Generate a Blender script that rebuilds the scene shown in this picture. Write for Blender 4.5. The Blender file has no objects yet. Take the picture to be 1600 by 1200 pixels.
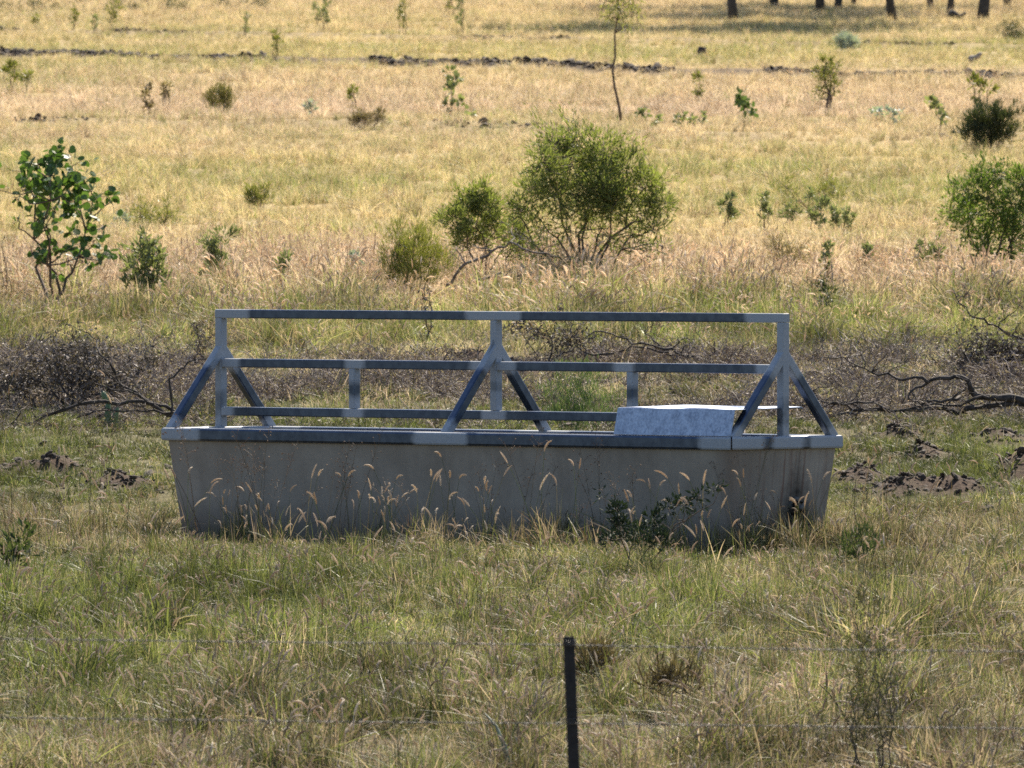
import bpy, bmesh, math, random
import numpy as np
from mathutils import Vector, Matrix

scene = bpy.context.scene
COL = scene.collection
R = math.radians

# ------------------------------------------------------------------ camera, sky, sun, exposure
EYE = 1.86                  # eye height above the trough's pad
FPX = 20900.0               # focal length in pixels of a 1600 px wide picture
HOR = 330.0                 # eye-level line in those pixels
cam_d = bpy.data.cameras.new("camera")
cam = bpy.data.objects.new("camera", cam_d); COL.objects.link(cam)
cam.location = (0, 0, EYE)
cam.rotation_euler = (R(90) - math.atan((600 - HOR) / FPX), 0, 0)
cam_d.sensor_width = 36
cam_d.lens = FPX / 1600 * 36
cam_d.clip_start = 1; cam_d.clip_end = 5000
cam_d.dof.use_dof = True; cam_d.dof.focus_distance = 73.0; cam_d.dof.aperture_fstop = 20
scene.camera = cam

SUN_EL, SUN_AZ = 46.0, 16.0     # azimuth clockwise from straight ahead
world = bpy.data.worlds.new("World"); scene.world = world
world.use_nodes = True
wn = world.node_tree.nodes; wl = world.node_tree.links
bgn = wn["Background"]; sky = wn.new("ShaderNodeTexSky")
sky.sky_type = 'NISHITA'; sky.sun_disc = False
sky.sun_elevation = R(SUN_EL); sky.sun_rotation = R(SUN_AZ)
sky.dust_density = 1.0; sky.air_density = 1.0; sky.ozone_density = 1.5
wl.new(sky.outputs[0], bgn.inputs[0]); bgn.inputs[1].default_value = 0.092
sd = Vector((math.sin(R(SUN_AZ)) * math.cos(R(SUN_EL)), math.cos(R(SUN_AZ)) * math.cos(R(SUN_EL)), math.sin(R(SUN_EL))))
sun_d = bpy.data.lights.new("sun", 'SUN'); sun_d.energy = 5.0; sun_d.angle = R(0.55); sun_d.color = (1.0, 0.89, 0.73)
sun = bpy.data.objects.new("sun", sun_d); COL.objects.link(sun)
sun.location = (0, 80, 60); sun.rotation_euler = (-sd).to_track_quat('-Z', 'Y').to_euler()
vs = scene.view_settings
vs.view_transform = 'Standard'; vs.look = 'None'; vs.gamma = 1; vs.exposure = 1.13
scene.cycles.use_denoising = False
scene.cycles.filter_width = 1.6
scene.cycles.max_bounces = 5; scene.cycles.transparent_max_bounces = 4
scene.cycles.diffuse_bounces = 2; scene.cycles.transmission_bounces = 3

# ------------------------------------------------------------------ noise
def _h(ix, iy, seed):
    n = (ix.astype(np.int64) * 374761393 + iy.astype(np.int64) * 668265263 + seed * 1442695041) & 0x7fffffff
    n = ((n ^ (n >> 13)) * 1274126177) & 0x7fffffff
    n = n ^ (n >> 16)
    return (n & 0xffff) / 65535.0
def vnoise(x, y, sc, seed=0):
    x = np.asarray(x, float) / sc; y = np.asarray(y, float) / sc
    ix = np.floor(x); iy = np.floor(y); fx = x - ix; fy = y - iy
    fx = fx * fx * (3 - 2 * fx); fy = fy * fy * (3 - 2 * fy)
    a = _h(ix, iy, seed); b = _h(ix + 1, iy, seed); c = _h(ix, iy + 1, seed); d = _h(ix + 1, iy + 1, seed)
    return (a * (1 - fx) + b * fx) * (1 - fy) + (c * (1 - fx) + d * fx) * fy
def fnoise(x, y, sc, seed=0):
    return 0.55 * vnoise(x, y, sc, seed) + 0.3 * vnoise(x, y, sc * .45, seed + 7) + 0.15 * vnoise(x, y, sc * .2, seed + 13)

# ------------------------------------------------------------------ the lie of the land
PD = [-60, 0, 30, 45, 56, 66, 70, 77, 85, 90, 95, 100, 105, 120, 150, 200, 230, 300, 500, 900, 2500]
PZ = [0.6, 0.2, -0.9, -0.85, -0.5, -0.1, 0.0, 0.02, .42, .66, .90, 1.14, 1.38, 2.0, 3.05, 4.65, 5.5, 7.3, 10.5, 14, 16]
_dd = np.arange(-60, 2500, 0.5); _zz = np.interp(_dd, PD, PZ)
_k = np.ones(5) / 5
_zz = np.convolve(np.pad(_zz, 2, mode='edge'), _k, mode='valid')
def prof(d): return np.interp(d, _dd, _zz)
_ds = np.arange(50, 280, 0.1); _ys = HOR + (EYE - prof(_ds)) * FPX / _ds     # decreasing with distance
def d_at(py): return float(np.interp(-py, -_ys, _ds))
def y_at(d): return HOR + (EYE - prof(d)) * FPX / np.maximum(d, 5)
def scale_at(d): return FPX / d                                             # pixels of a 1600 picture per metre

# trough placement: near corner, length along the left-and-away diagonal
TL, TW, TZ = 4.466, 0.876, 0.644
NC = Vector((1.1817, 72.0, 0))
S2 = math.sqrt(.5)
TC = NC + Vector((-S2, S2, 0)) * TL / 2 + Vector((S2, S2, 0)) * TW / 2
def trough_local(x, y):
    dx = x - TC.x; dy = y - TC.y
    return dx * S2 - dy * S2, dx * S2 + dy * S2

# upturned soil: (px, py, half width px, half depth m, height m)
MOUNDS = [(60, 742, 95, .35, .13), (190, 762, 60, .3, .07), (150, 660, 30, .25, .06), (1345, 752, 45, .3, .09),
          (1440, 712, 32, .3, .10), (1410, 684, 35, .25, .07), (1590, 752, 50, .35, .15), (1480, 772, 75, .3, .09),
          (1400, 775, 40, .3, .07), (1560, 690, 40, .3, .06), (1565, 610, 40, .3, .14), (820, 585, 60, .4, .12),
          (740, 575, 50, .4, .10), (1330, 610, 50, .3, .06), (640, 590, 60, .4, .05)]
_M = []
for (px, py, rx, rd, h) in MOUNDS:
    d = d_at(py); _M.append(((px - 800) / FPX * d, d, rx / FPX * d, rd, h))
# contour banks: (list of (px,py)), height, strength
BANKS = [([(-300, 90), (0, 91), (280, 97), (600, 104), (850, 109), (1000, 115), (1300, 122), (1600, 126), (2000, 131)], .08, 1.0),
         ([(-300, 50), (0, 52), (300, 54), (600, 58), (800, 64), (1100, 70), (1600, 78), (2000, 84)], .06, .55),
         ([(-300, 190), (0, 191), (300, 195), (600, 198), (800, 201), (1000, 212), (1300, 218), (1600, 222), (2000, 230)], .06, .45)]
_B = []
for pts, h, s in BANKS:
    xs = []; ds = []
    for px, py in pts:
        d = d_at(py); xs.append((px - 800) / FPX * d); ds.append(d)
    _B.append((xs, ds, h, s))

def zg(x, d):
    x = np.asarray(x, float); d = np.asarray(d, float)
    z = prof(d)
    amp = np.clip((d - 20) / 30, 0, 1) * np.clip((600 - d) / 200, 0, 1)
    b = (fnoise(x, d, 1.1, 3) - .5) * .07 + (fnoise(x, d, .3, 5) - .5) * .035 + (fnoise(x, d * .6, 6, 9) - .5) * .12 * np.clip((d - 95) / 30, 0, 1)
    lx, ly = trough_local(x, d)
    q = np.maximum(np.abs(lx) - TL / 2, np.abs(ly) - TW / 2)
    flat = np.clip((q - .05) / 2.2, 0, 1)
    z = z * flat + (0.005) * (1 - flat) + b * amp * flat
    for mx, md, rx, rd, h in _M:
        r2 = ((x - mx) / rx) ** 2 + ((d - md) / rd) ** 2
        z = z + (h * 1.0) * np.exp(-r2 * 1.3) * (0.55 + .9 * vnoise(x, d, .12, 21))
    for xs, ds, h, s in _B:
        db = np.interp(x, xs, ds); t = (d - db) / .9
        z = z + h * np.exp(-t * t) * (.7 + .5 * vnoise(x, d, .8, 31)) * (np.abs(x) < 40)
    return z
def zg1(x, d): return float(zg(np.array([x]), np.array([d]))[0])
def soil_shade_mask(x, d):
    x = np.asarray(x, float); d = np.asarray(d, float)
    m = np.zeros_like(x)
    for mx, md, rx, rd, h in _M:
        r2 = ((x - mx) / (rx * 1.1)) ** 2 + ((d - md) / (rd * 1.3)) ** 2
        m = np.maximum(m, np.clip(1.5 * np.exp(-r2), 0, 1) * min(1, h / .07))
    for xs, ds, h, s in _B:
        db = np.interp(x, xs, ds); t = (d - db + .5) / .9
        m = np.maximum(m, s * np.exp(-t * t) * (vnoise(x, d, 1.6, 33) > .2))
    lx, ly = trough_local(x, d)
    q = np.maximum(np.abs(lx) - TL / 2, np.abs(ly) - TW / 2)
    m = np.maximum(m, np.clip(1.3 - q / .6, 0, 1) * .97)  # bare soil round the trough; its dark colour also paints the foot shadow
    return m

# pasture fields by distance: keyed on the eye-line pixel rows the distances were measured at
FY = [-80,   0,  30,  45,  62,  80, 100, 122, 150, 178, 198, 218, 250, 300, 345, 395, 430, 465, 500, 545, 568, 640, 668, 720, 785, 830, 880, 940, 1000, 1060, 1120, 1200, 1500]
FG = [.12, .10, .15, .28, .20, .46, .40, .12, .05, .03, .24, .18, .38, .46, .26, .18, .07, .28, .64, .68, .50, .62, 1., 1.0, .85, .60, .66, .74, .76, .66, .52, .42, .36]   # green share
FP = [.40, .45, .30, .20, .30, .05, .10, .45, .65, .80, .40, .50, .15, .05, .15, .35, .85, .70, .30, .20, .70, .80, .40, .20, .30, .40, .35, .30, .30, .40, .50, .50, .50]   # pinkish share
FH = [.10, .10, .10, .09, .08, .09, .09, .10, .12, .12, .08, .09, .10, .10, .10, .11, .16, .20, .20, .14, .06, .055, .07, .07, .075, .08, .085, .115, .14, .14, .14, .14, .17]   # height m
FS = [.06, .06, .05, .03, .03, .02, .03, .08, .12, .14, .05, .06, .04, .03, .04, .10, .55, .55, .32, .20, .02, .02, .02, .02, .04, .08, .18, .22, .20, .22, .24, .24, .24]   # seed heads
def fields(x, d):
    y = y_at(d)
    y = y + (fnoise(x, d * .5, 2.2, 41) - .5) * np.interp(y, [0, 300, 500, 900], [14, 34, 40, 50])
    px = 800 + x / d * FPX
    g = np.interp(y, FY, FG); p = np.interp(y, FY, FP); h = np.interp(y, FY, FH); s = np.interp(y, FY, FS)
    g = g + (fnoise(x, d * .45, 1.9, 51) - .5) * .55 + (fnoise(x, d * .45, .6, 53) - .5) * .35
    # left foreground greener, right foreground drier
    fore = np.clip((y - 870) / 60, 0, 1)
    g = g + fore * (np.clip((820 - px) / 800, -1, 1) * .16)
    # upper left olive, upper right orange straw
    up = np.clip((170 - y) / 30, 0, 1) * np.clip((y - 100) / 15, 0, 1)
    g = g + up * np.clip((500 - px) / 500, -.3, 1) * .25
    near = np.clip((y - 640) / 200, 0, 1)
    tus = np.clip((fnoise(x, d * .55, .42, 61) - .30) / .42, 0, 1)
    h = h * ((1 - near) * (.5 + tus) + near * (.4 + 1.25 * tus ** 1.4))
    lx, ly = trough_local(x, d)      # trodden short close round the trough
    q = np.maximum(np.abs(lx) - TL / 2, np.abs(ly) - TW / 2)
    h = h * np.clip(.3 + (q - .3) / 2.0, .3, 1)
    return np.clip(g, 0, 1), np.clip(p + (fnoise(x, d, 2.5, 71) - .5) * .5, 0, 1), h, s, y, px

# ------------------------------------------------------------------ object helpers
def tag(o, label=None, cat=None, group=None, kind=None):
    if label: o['label'] = label
    if cat: o['category'] = cat
    if group: o['group'] = group
    if kind: o['kind'] = kind
    return o
def empty(name, loc, rz=0.0):
    o = bpy.data.objects.new(name, None); COL.objects.link(o)
    o.location = loc; o.rotation_euler = (0, 0, rz); o.empty_display_size = .2
    return o

class MB:
    """collects numpy chunks of a mesh: vertices, faces, a per-vertex value 'v' and a material slot per face"""
    def __init__(s): s.V = []; s.F = []; s.A = []; s.M = []; s.n = 0
    def add(s, V, F, a=0.5, m=0):
        V = np.asarray(V, float).reshape(-1, 3)
        s.V.append(V)
        s.F.extend([tuple(int(i) + s.n for i in f) for f in F])
        s.A.append(np.full(len(V), a) if np.isscalar(a) else np.asarray(a, float))
        s.M.extend([m] * len(F)); s.n += len(V)
    def mesh(s, name, mats, smooth=False):
        me = bpy.data.meshes.new(name)
        V = np.concatenate(s.V) if s.V else np.zeros((0, 3))
        me.from_pydata(V.tolist(), [], s.F)
        at = me.attributes.new('v', 'FLOAT', 'POINT'); at.data.foreach_set('value', np.concatenate(s.A).astype(np.float32))
        for m in mats: me.materials.append(m)
        me.polygons.foreach_set('material_index', np.array(s.M, dtype=np.int32))
        if smooth: me.polygons.foreach_set('use_smooth', np.ones(len(s.F), dtype=bool))
        me.update(); return me
    def build(s, name, mats, parent=None, smooth=False):
        if not isinstance(mats, (list, tuple)): mats = [mats]
        o = bpy.data.objects.new(name, s.mesh(name, mats, smooth)); COL.objects.link(o)
        if parent: o.parent = parent
        return o

def tube(mb, pts, rad, ns=6, a=.5, m=0):
    pts = np.asarray(pts, float); n = len(pts)
    rad = np.full(n, rad) if np.isscalar(rad) else np.asarray(rad, float)
    T = np.gradient(pts, axis=0); T /= np.linalg.norm(T, axis=1)[:, None] + 1e-9
    ref = np.array([0.31, 0.22, .93]) if abs(T[0][2]) < .9 else np.array([1.0, .1, 0])
    U = np.cross(T, ref); U /= np.linalg.norm(U, axis=1)[:, None] + 1e-9
    W = np.cross(T, U)
    ang = np.arange(ns) * 2 * math.pi / ns
    ring = U[:, None, :] * np.cos(ang)[None, :, None] + W[:, None, :] * np.sin(ang)[None, :, None]
    V = (pts[:, None, :] + ring * rad[:, None, None]).reshape(-1, 3)
    F = []
    for i in range(n - 1):
        for k in range(ns):
            k2 = (k + 1) % ns
            F.append((i * ns + k, i * ns + k2, (i + 1) * ns + k2, (i + 1) * ns + k))
    F.append(tuple(range(ns - 1, -1, -1))); F.append(tuple((n - 1) * ns + k for k in range(ns)))
    mb.add(V, F, a, m)

def wander(rng, p0, p1, n, amp, sag=0.0):
    p0 = np.array(p0, float); p1 = np.array(p1, float)
    t = np.linspace(0, 1, n)[:, None]; L = np.linalg.norm(p1 - p0)
    P = p0 + (p1 - p0) * t
    off = np.cumsum(rng.normal(0, 1, (n, 3)), axis=0); off -= off[0]; off -= t * off[-1]
    P += off * amp * L / max(n, 2)
    P[:, 2] += sag * L * np.sin(t[:, 0] * math.pi)
    return P

# ------------------------------------------------------------------ materials
def newmat(name):
    m = bpy.data.materials.new(name); m.use_nodes = True
    nt = m.node_tree; nt.nodes.clear()
    out = nt.nodes.new('ShaderNodeOutputMaterial')
    return m, nt.nodes, nt.links, out
def nd(N, t, **kw):
    n = N.new(t)
    for k, v in kw.items(): setattr(n, k, v)
    return n
def attr(N, name, typ='GEOMETRY'):
    n = N.new('ShaderNodeAttribute'); n.attribute_name = name; n.attribute_type = typ; return n
def mixc(N, L, f, a, b, mode='MIX'):
    n = N.new('ShaderNodeMix'); n.data_type = 'RGBA'; n.blend_type = mode
    for s, v in ((0, f), (6, a), (7, b)):
        if isinstance(v, (int, float)): n.inputs[s].default_value = v
        elif isinstance(v, tuple): n.inputs[s].default_value = (*v, 1)
        else: L.new(v, n.inputs[s])
    return n.outputs[2]
def mth(N, L, op, a, b=None, c=None, clamp=False):
    n = N.new('ShaderNodeMath'); n.operation = op; n.use_clamp = clamp
    for i, v in enumerate((a, b, c)):
        if v is None: continue
        if isinstance(v, (int, float)): n.inputs[i].default_value = v
        else: L.new(v, n.inputs[i])
    return n.outputs[0]
def noise(N, L, sc, det=3, vec=None, rough=.55):
    n = N.new('ShaderNodeTexNoise'); n.inputs['Scale'].default_value = sc; n.inputs['Detail'].default_value = det
    n.inputs['Roughness'].default_value = rough
    if vec is not None: L.new(vec, n.inputs['Vector'])
    return n.outputs['Fac']
def ramp(N, L, f, stops):
    n = N.new('ShaderNodeValToRGB'); cr = n.color_ramp
    while len(cr.elements) < len(stops): cr.elements.new(.5)
    for e, (p, c) in zip(cr.elements, stops):
        e.position = p; e.color = (*c, 1) if isinstance(c, tuple) else (c, c, c, 1)
    L.new(f, n.inputs[0]); return n.outputs[0]
def thin(N, L, out, col, trans=.4, rough=.5, spec=.4, tcol=None):
    """a thin leaf: reflects on one side, lets light through to the other"""
    p = N.new('ShaderNodeBsdfPrincipled'); L.new(col, p.inputs['Base Color'])
    p.inputs['Roughness'].default_value = rough; p.inputs['Specular IOR Level'].default_value = spec
    t = N.new('ShaderNodeBsdfTranslucent'); L.new(tcol if tcol is not None else col, t.inputs['Color'])
    mx = N.new('ShaderNodeMixShader'); mx.inputs[0].default_value = trans
    L.new(p.outputs[0], mx.inputs[1]); L.new(t.outputs[0], mx.inputs[2]); L.new(mx.outputs[0], out.inputs[0])

def mat_blade():
    m, N, L, out = newmat('grass_blade')
    ti = attr(N, 'tint', 'INSTANCER'); v = attr(N, 'v').outputs['Fac']
    sp = N.new('ShaderNodeSeparateColor'); L.new(ti.outputs['Color'], sp.inputs[0])
    v2 = mth(N, L, 'FRACT', mth(N, L, 'MULTIPLY', v, 7.31))
    dry = mixc(N, L, sp.outputs[1], (.64, .51, .25), (.62, .475, .345))
    dry = mixc(N, L, mth(N, L, 'GREATER_THAN', v2, .80), dry, (.15, .095, .05))
    grn = mixc(N, L, v2, (.085, .13, .032), (.27, .30, .07))
    f = mth(N, L, 'ADD', mth(N, L, 'MULTIPLY', mth(N, L, 'SUBTRACT', sp.outputs[0], v), 2.6), .5, clamp=True)
    c = mixc(N, L, f, dry, grn)
    br = mth(N, L, 'MULTIPLY', sp.outputs[2], mth(N, L, 'ADD', mth(N, L, 'MULTIPLY', v2, .5), .7))
    c = mixc(N, L, 1.0, c, br, 'MULTIPLY')
    thin(N, L, out, c, .5, .5, .3)
    return m
def mat_seed(name, a, b):
    m, N, L, out = newmat(name)
    ti = attr(N, 'tint', 'INSTANCER'); v = attr(N, 'v').outputs['Fac']
    sp = N.new('ShaderNodeSeparateColor'); L.new(ti.outputs['Color'], sp.inputs[0])
    c = mixc(N, L, v, a, b)
    c = mixc(N, L, 1.0, c, mth(N, L, 'ADD', mth(N, L, 'MULTIPLY', sp.outputs[2], .75), .25), 'MULTIPLY')
    thin(N, L, out, c, .55, .6, .3)
    return m
def mat_leaf(name, a, b, trans=.4, rough=.4, spec=.5):
    m, N, L, out = newmat(name)
    v = attr(N, 'v').outputs['Fac']
    c = mixc(N, L, v, a, b)
    tc = mixc(N, L, 1.0, c, (1.5, 1.6, .7), 'MULTIPLY')
    thin(N, L, out, c, trans, rough, spec, tc)
    return m
def mat_bark(name, a, b, sc=40, rough=.85):
    m, N, L, out = newmat(name)
    tc = N.new('ShaderNodeTexCoord')
    f = noise(N, L, sc, 4, tc.outputs['Object'])
    c = ramp(N, L, f, [(.35, a), (.7, b)])
    p = N.new('ShaderNodeBsdfPrincipled'); L.new(c, p.inputs['Base Color']); p.inputs['Roughness'].default_value = rough
    bp = N.new('ShaderNodeBump'); bp.inputs['Strength'].default_value = .5; bp.inputs['Distance'].default_value = .01
    L.new(f, bp.inputs['Height']); L.new(bp.outputs[0], p.inputs['Normal']); L.new(p.outputs[0], out.inputs[0])
    return m
def mat_ground():
    m, N, L, out = newmat('pasture_soil')
    tc = N.new('ShaderNodeTexCoord'); ob = tc.outputs['Object']
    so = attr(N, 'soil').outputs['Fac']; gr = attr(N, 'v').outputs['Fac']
    n1 = noise(N, L, 9, 5, ob, .65); n2 = noise(N, L, 45, 4, ob, .7); n3 = noise(N, L, 1.3, 3, ob)
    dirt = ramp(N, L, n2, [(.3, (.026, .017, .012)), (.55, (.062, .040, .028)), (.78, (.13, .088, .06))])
    thatch = ramp(N, L, n2, [(.3, (.055, .04, .026)), (.52, (.15, .115, .068)), (.76, (.30, .235, .145))])
    bright = ramp(N, L, n2, [(.3, (.20, .14, .07)), (.5, (.40, .30, .15)), (.72, (.58, .45, .24))])
    thatch = mixc(N, L, attr(N, 'open').outputs['Fac'], thatch, bright)
    green = ramp(N, L, n1, [(.35, (.05, .06, .02)), (.65, (.14, .15, .04))])
    c = mixc(N, L, mth(N, L, 'MULTIPLY', gr, n3), thatch, green)
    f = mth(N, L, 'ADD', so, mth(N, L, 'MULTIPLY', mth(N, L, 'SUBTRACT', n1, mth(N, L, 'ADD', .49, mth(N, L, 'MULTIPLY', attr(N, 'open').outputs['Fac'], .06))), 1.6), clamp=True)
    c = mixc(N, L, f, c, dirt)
    p = N.new('ShaderNodeBsdfPrincipled'); L.new(c, p.inputs['Base Color']); p.inputs['Roughness'].default_value = .95
    p.inputs['Specular IOR Level'].default_value = .15
    bp = N.new('ShaderNodeBump'); bp.inputs['Strength'].default_value = .8; bp.inputs['Distance'].default_value = .03
    L.new(mth(N, L, 'ADD', n1, mth(N, L, 'MULTIPLY', n2, .5)), bp.inputs['Height']); L.new(bp.outputs[0], p.inputs['Normal'])
    L.new(p.outputs[0], out.inputs[0]); return m
def mat_steel():
    """galvanised square tube, brushed with dull zinc paint where it was welded (attribute v)"""
    m, N, L, out = newmat('galvanised_steel')
    tc = N.new('ShaderNodeTexCoord'); ob = tc.outputs['Object']; v = attr(N, 'v').outputs['Fac']
    n1 = noise(N, L, 22, 4, ob); n2 = noise(N, L, 120, 3, ob)
    f = mth(N, L, 'ADD', v, mth(N, L, 'MULTIPLY', mth(N, L, 'SUBTRACT', n1, .5), .5))
    f = mth(N, L, 'SUBTRACT', mth(N, L, 'MULTIPLY', f, 2.2), .55, clamp=True)
    zc = ramp(N, L, n1, [(.3, (.035, .050, .085)), (.7, (.065, .088, .135))])
    pc = ramp(N, L, n2, [(.3, (.20, .225, .27)), (.7, (.28, .31, .36))])
    c = mixc(N, L, f, zc, pc)
    p = N.new('ShaderNodeBsdfPrincipled'); L.new(c, p.inputs['Base Color'])
    L.new(mth(N, L, 'SUBTRACT', .8, mth(N, L, 'MULTIPLY', f, .75)), p.inputs['Metallic'])
    L.new(mth(N, L, 'ADD', mth(N, L, 'ADD', .30, mth(N, L, 'MULTIPLY', f, .28)), mth(N, L, 'MULTIPLY', n2, .08)), p.inputs['Roughness'])
    L.new(p.outputs[0], out.inputs[0]); return m
def mat_sheet():
    m, N, L, out = newmat('spangled_sheet')
    tc = N.new('ShaderNodeTexCoord'); ob = tc.outputs['Object']
    vo = N.new('ShaderNodeTexVoronoi'); vo.inputs['Scale'].default_value = 70; L.new(ob, vo.inputs['Vector'])
    n1 = noise(N, L, 20, 5, ob, .7)
    c = ramp(N, L, mth(N, L, 'ADD', mth(N, L, 'MULTIPLY', vo.outputs['Distance'], .35), mth(N, L, 'MULTIPLY', n1, .75)),
             [(.30, (.38, .44, .56)), (.52, (.30, .35, .46)), (.78, (.17, .21, .30))])
    p = N.new('ShaderNodeBsdfPrincipled'); L.new(c, p.inputs['Base Color']); p.inputs['Metallic'].default_value = .75
    L.new(mth(N, L, 'ADD', .38, mth(N, L, 'MULTIPLY', n1, .22)), p.inputs['Roughness'])
    bp = N.new('ShaderNodeBump'); bp.inputs['Strength'].default_value = .25; bp.inputs['Distance'].default_value = .006
    L.new(n1, bp.inputs['Height']); L.new(bp.outputs[0], p.inputs['Normal'])
    L.new(p.outputs[0], out.inputs[0]); return m
def mat_concrete():
    m, N, L, out = newmat('weathered_concrete')
    tc = N.new('ShaderNodeTexCoord'); ob = tc.outputs['Object']
    sx = N.new('ShaderNodeSeparateXYZ'); L.new(ob, sx.inputs[0]); X, Y, Z = sx.outputs
    n1 = noise(N, L, 2.4, 5, ob, .6); n2 = noise(N, L, 26, 4, ob, .6); n4 = noise(N, L, 90, 2, ob)
    c = ramp(N, L, n1, [(.3, (.215, .188, .162)), (.55, (.27, .24, .21)), (.75, (.325, .292, .258))])
    c = mixc(N, L, .35, c, ramp(N, L, n2, [(.3, .8), (.7, 1.08)]), 'MULTIPLY')
    # pits and freckles
    pit = ramp(N, L, n4, [(.66, 0.0), (.74, 1.0)])
    c = mixc(N, L, mth(N, L, 'MULTIPLY', pit, .2), c, (.10, .08, .07))
    # rising damp and splashed soil along the foot
    low = mth(N, L, 'SUBTRACT', mth(N, L, 'ADD', .75, mth(N, L, 'MULTIPLY', n1, 1.1)), mth(N, L, 'MULTIPLY', Z, 5.2), clamp=True)
    c = mixc(N, L, mth(N, L, 'MULTIPLY', low, .68), c, (.085, .062, .048))
    # vertical runs on the outlet end: stretched noise
    mp = N.new('ShaderNodeMapping'); mp.inputs['Scale'].default_value = (1, 38, 2.2); L.new(ob, mp.inputs[0])
    st = ramp(N, L, noise(N, L, 1.0, 3, mp.outputs[0]), [(.50, 0.0), (.68, 1.0)])
    endm = mth(N, L, 'MULTIPLY', mth(N, L, 'GREATER_THAN', X, TL / 2 - .12), ramp(N, L, mth(N, L, 'ABSOLUTE', mth(N, L, 'SUBTRACT', Y, .07)), [(.1, 1.0), (.42, 0.15)]))
    c = mixc(N, L, mth(N, L, 'MULTIPLY', mth(N, L, 'MULTIPLY', st, endm), .65), c, (.13, .062, .045))
    mp2 = N.new('ShaderNodeMapping'); mp2.inputs['Scale'].default_value = (9, 9, .9); L.new(ob, mp2.inputs[0])
    dr = ramp(N, L, noise(N, L, 1.0, 4, mp2.outputs[0], .65), [(.42, 0.0), (.72, 1.0)])
    c = mixc(N, L, mth(N, L, 'MULTIPLY', dr, .38), c, (.15, .125, .105))
    # black algae below the outlet
    dy = mth(N, L, 'ABSOLUTE', mth(N, L, 'SUBTRACT', Y, .12))
    al = mth(N, L, 'SUBTRACT', mth(N, L, 'ADD', .95, mth(N, L, 'MULTIPLY', n2, .6)), mth(N, L, 'ADD', mth(N, L, 'MULTIPLY', dy, 4.0), mth(N, L, 'MULTIPLY', Z, 2.1)), clamp=True)
    al = mth(N, L, 'MULTIPLY', al, mth(N, L, 'GREATER_THAN', X, TL / 2 - .12))
    c = mixc(N, L, mth(N, L, 'MULTIPLY', al, 1.5, clamp=True), c, (.018, .016, .014))
    sm = mth(N, L, 'ADD', mth(N, L, 'ABSOLUTE', mth(N, L, 'SUBTRACT', X, TL / 2 - .05)), mth(N, L, 'ABSOLUTE', mth(N, L, 'ADD', Y, TW / 2 - .05)))
    sm = mth(N, L, 'MULTIPLY', mth(N, L, 'SUBTRACT', 1.1, mth(N, L, 'MULTIPLY', sm, 7.0), clamp=True), mth(N, L, 'ADD', .25, n2))
    c = mixc(N, L, mth(N, L, 'MULTIPLY', sm, .55, clamp=True), c, (.15, .10, .075))
    p = N.new('ShaderNodeBsdfPrincipled'); L.new(c, p.inputs['Base Color']); p.inputs['Roughness'].default_value = .88
    p.inputs['Specular IOR Level'].default_value = .25
    bp = N.new('ShaderNodeBump'); bp.inputs['Strength'].default_value = .15; bp.inputs['Distance'].default_value = .004
    L.new(mth(N, L, 'ADD', n2, n4), bp.inputs['Height']); L.new(bp.outputs[0], p.inputs['Normal'])
    L.new(p.outputs[0], out.inputs[0]); return m

M_BLADE = mat_blade()
M_SEED = mat_seed('buffel_seed', (.50, .38, .27), (.84, .72, .57))
M_NATAL = mat_seed('reddish_seed', (.34, .22, .16), (.60, .48, .37))
M_STEEL = mat_steel(); M_SHEET = mat_sheet(); M_CONC = mat_concrete(); M_GROUND = mat_ground()
M_CHAR = mat_bark('charred_bark', (.016, .012, .011), (.075, .058, .05), 30)
M_BARK = mat_bark('brown_bark', (.05, .035, .025), (.17, .12, .09), 40)
M_TRUNK = mat_bark('dark_ironbark', (.018, .017, .017), (.06, .055, .052), 12)
M_PALEWOOD = mat_bark('pale_dead_wood', (.16, .13, .11), (.42, .36, .31), 30)
M_CLOD = mat_bark('dark_clod', (.026, .017, .012), (.085, .055, .038), 9)
M_RUSTY = mat_bark('dark_painted_steel', (.006, .0065, .008), (.02, .019, .02), 60, .85)
M_WIRE = mat_bark('weathered_wire', (.03, .028, .026), (.085, .08, .075), 90, .5)
M_FITTING = mat_bark('black_fitting', (.012, .012, .013), (.05, .045, .04), 60, .5)

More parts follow.
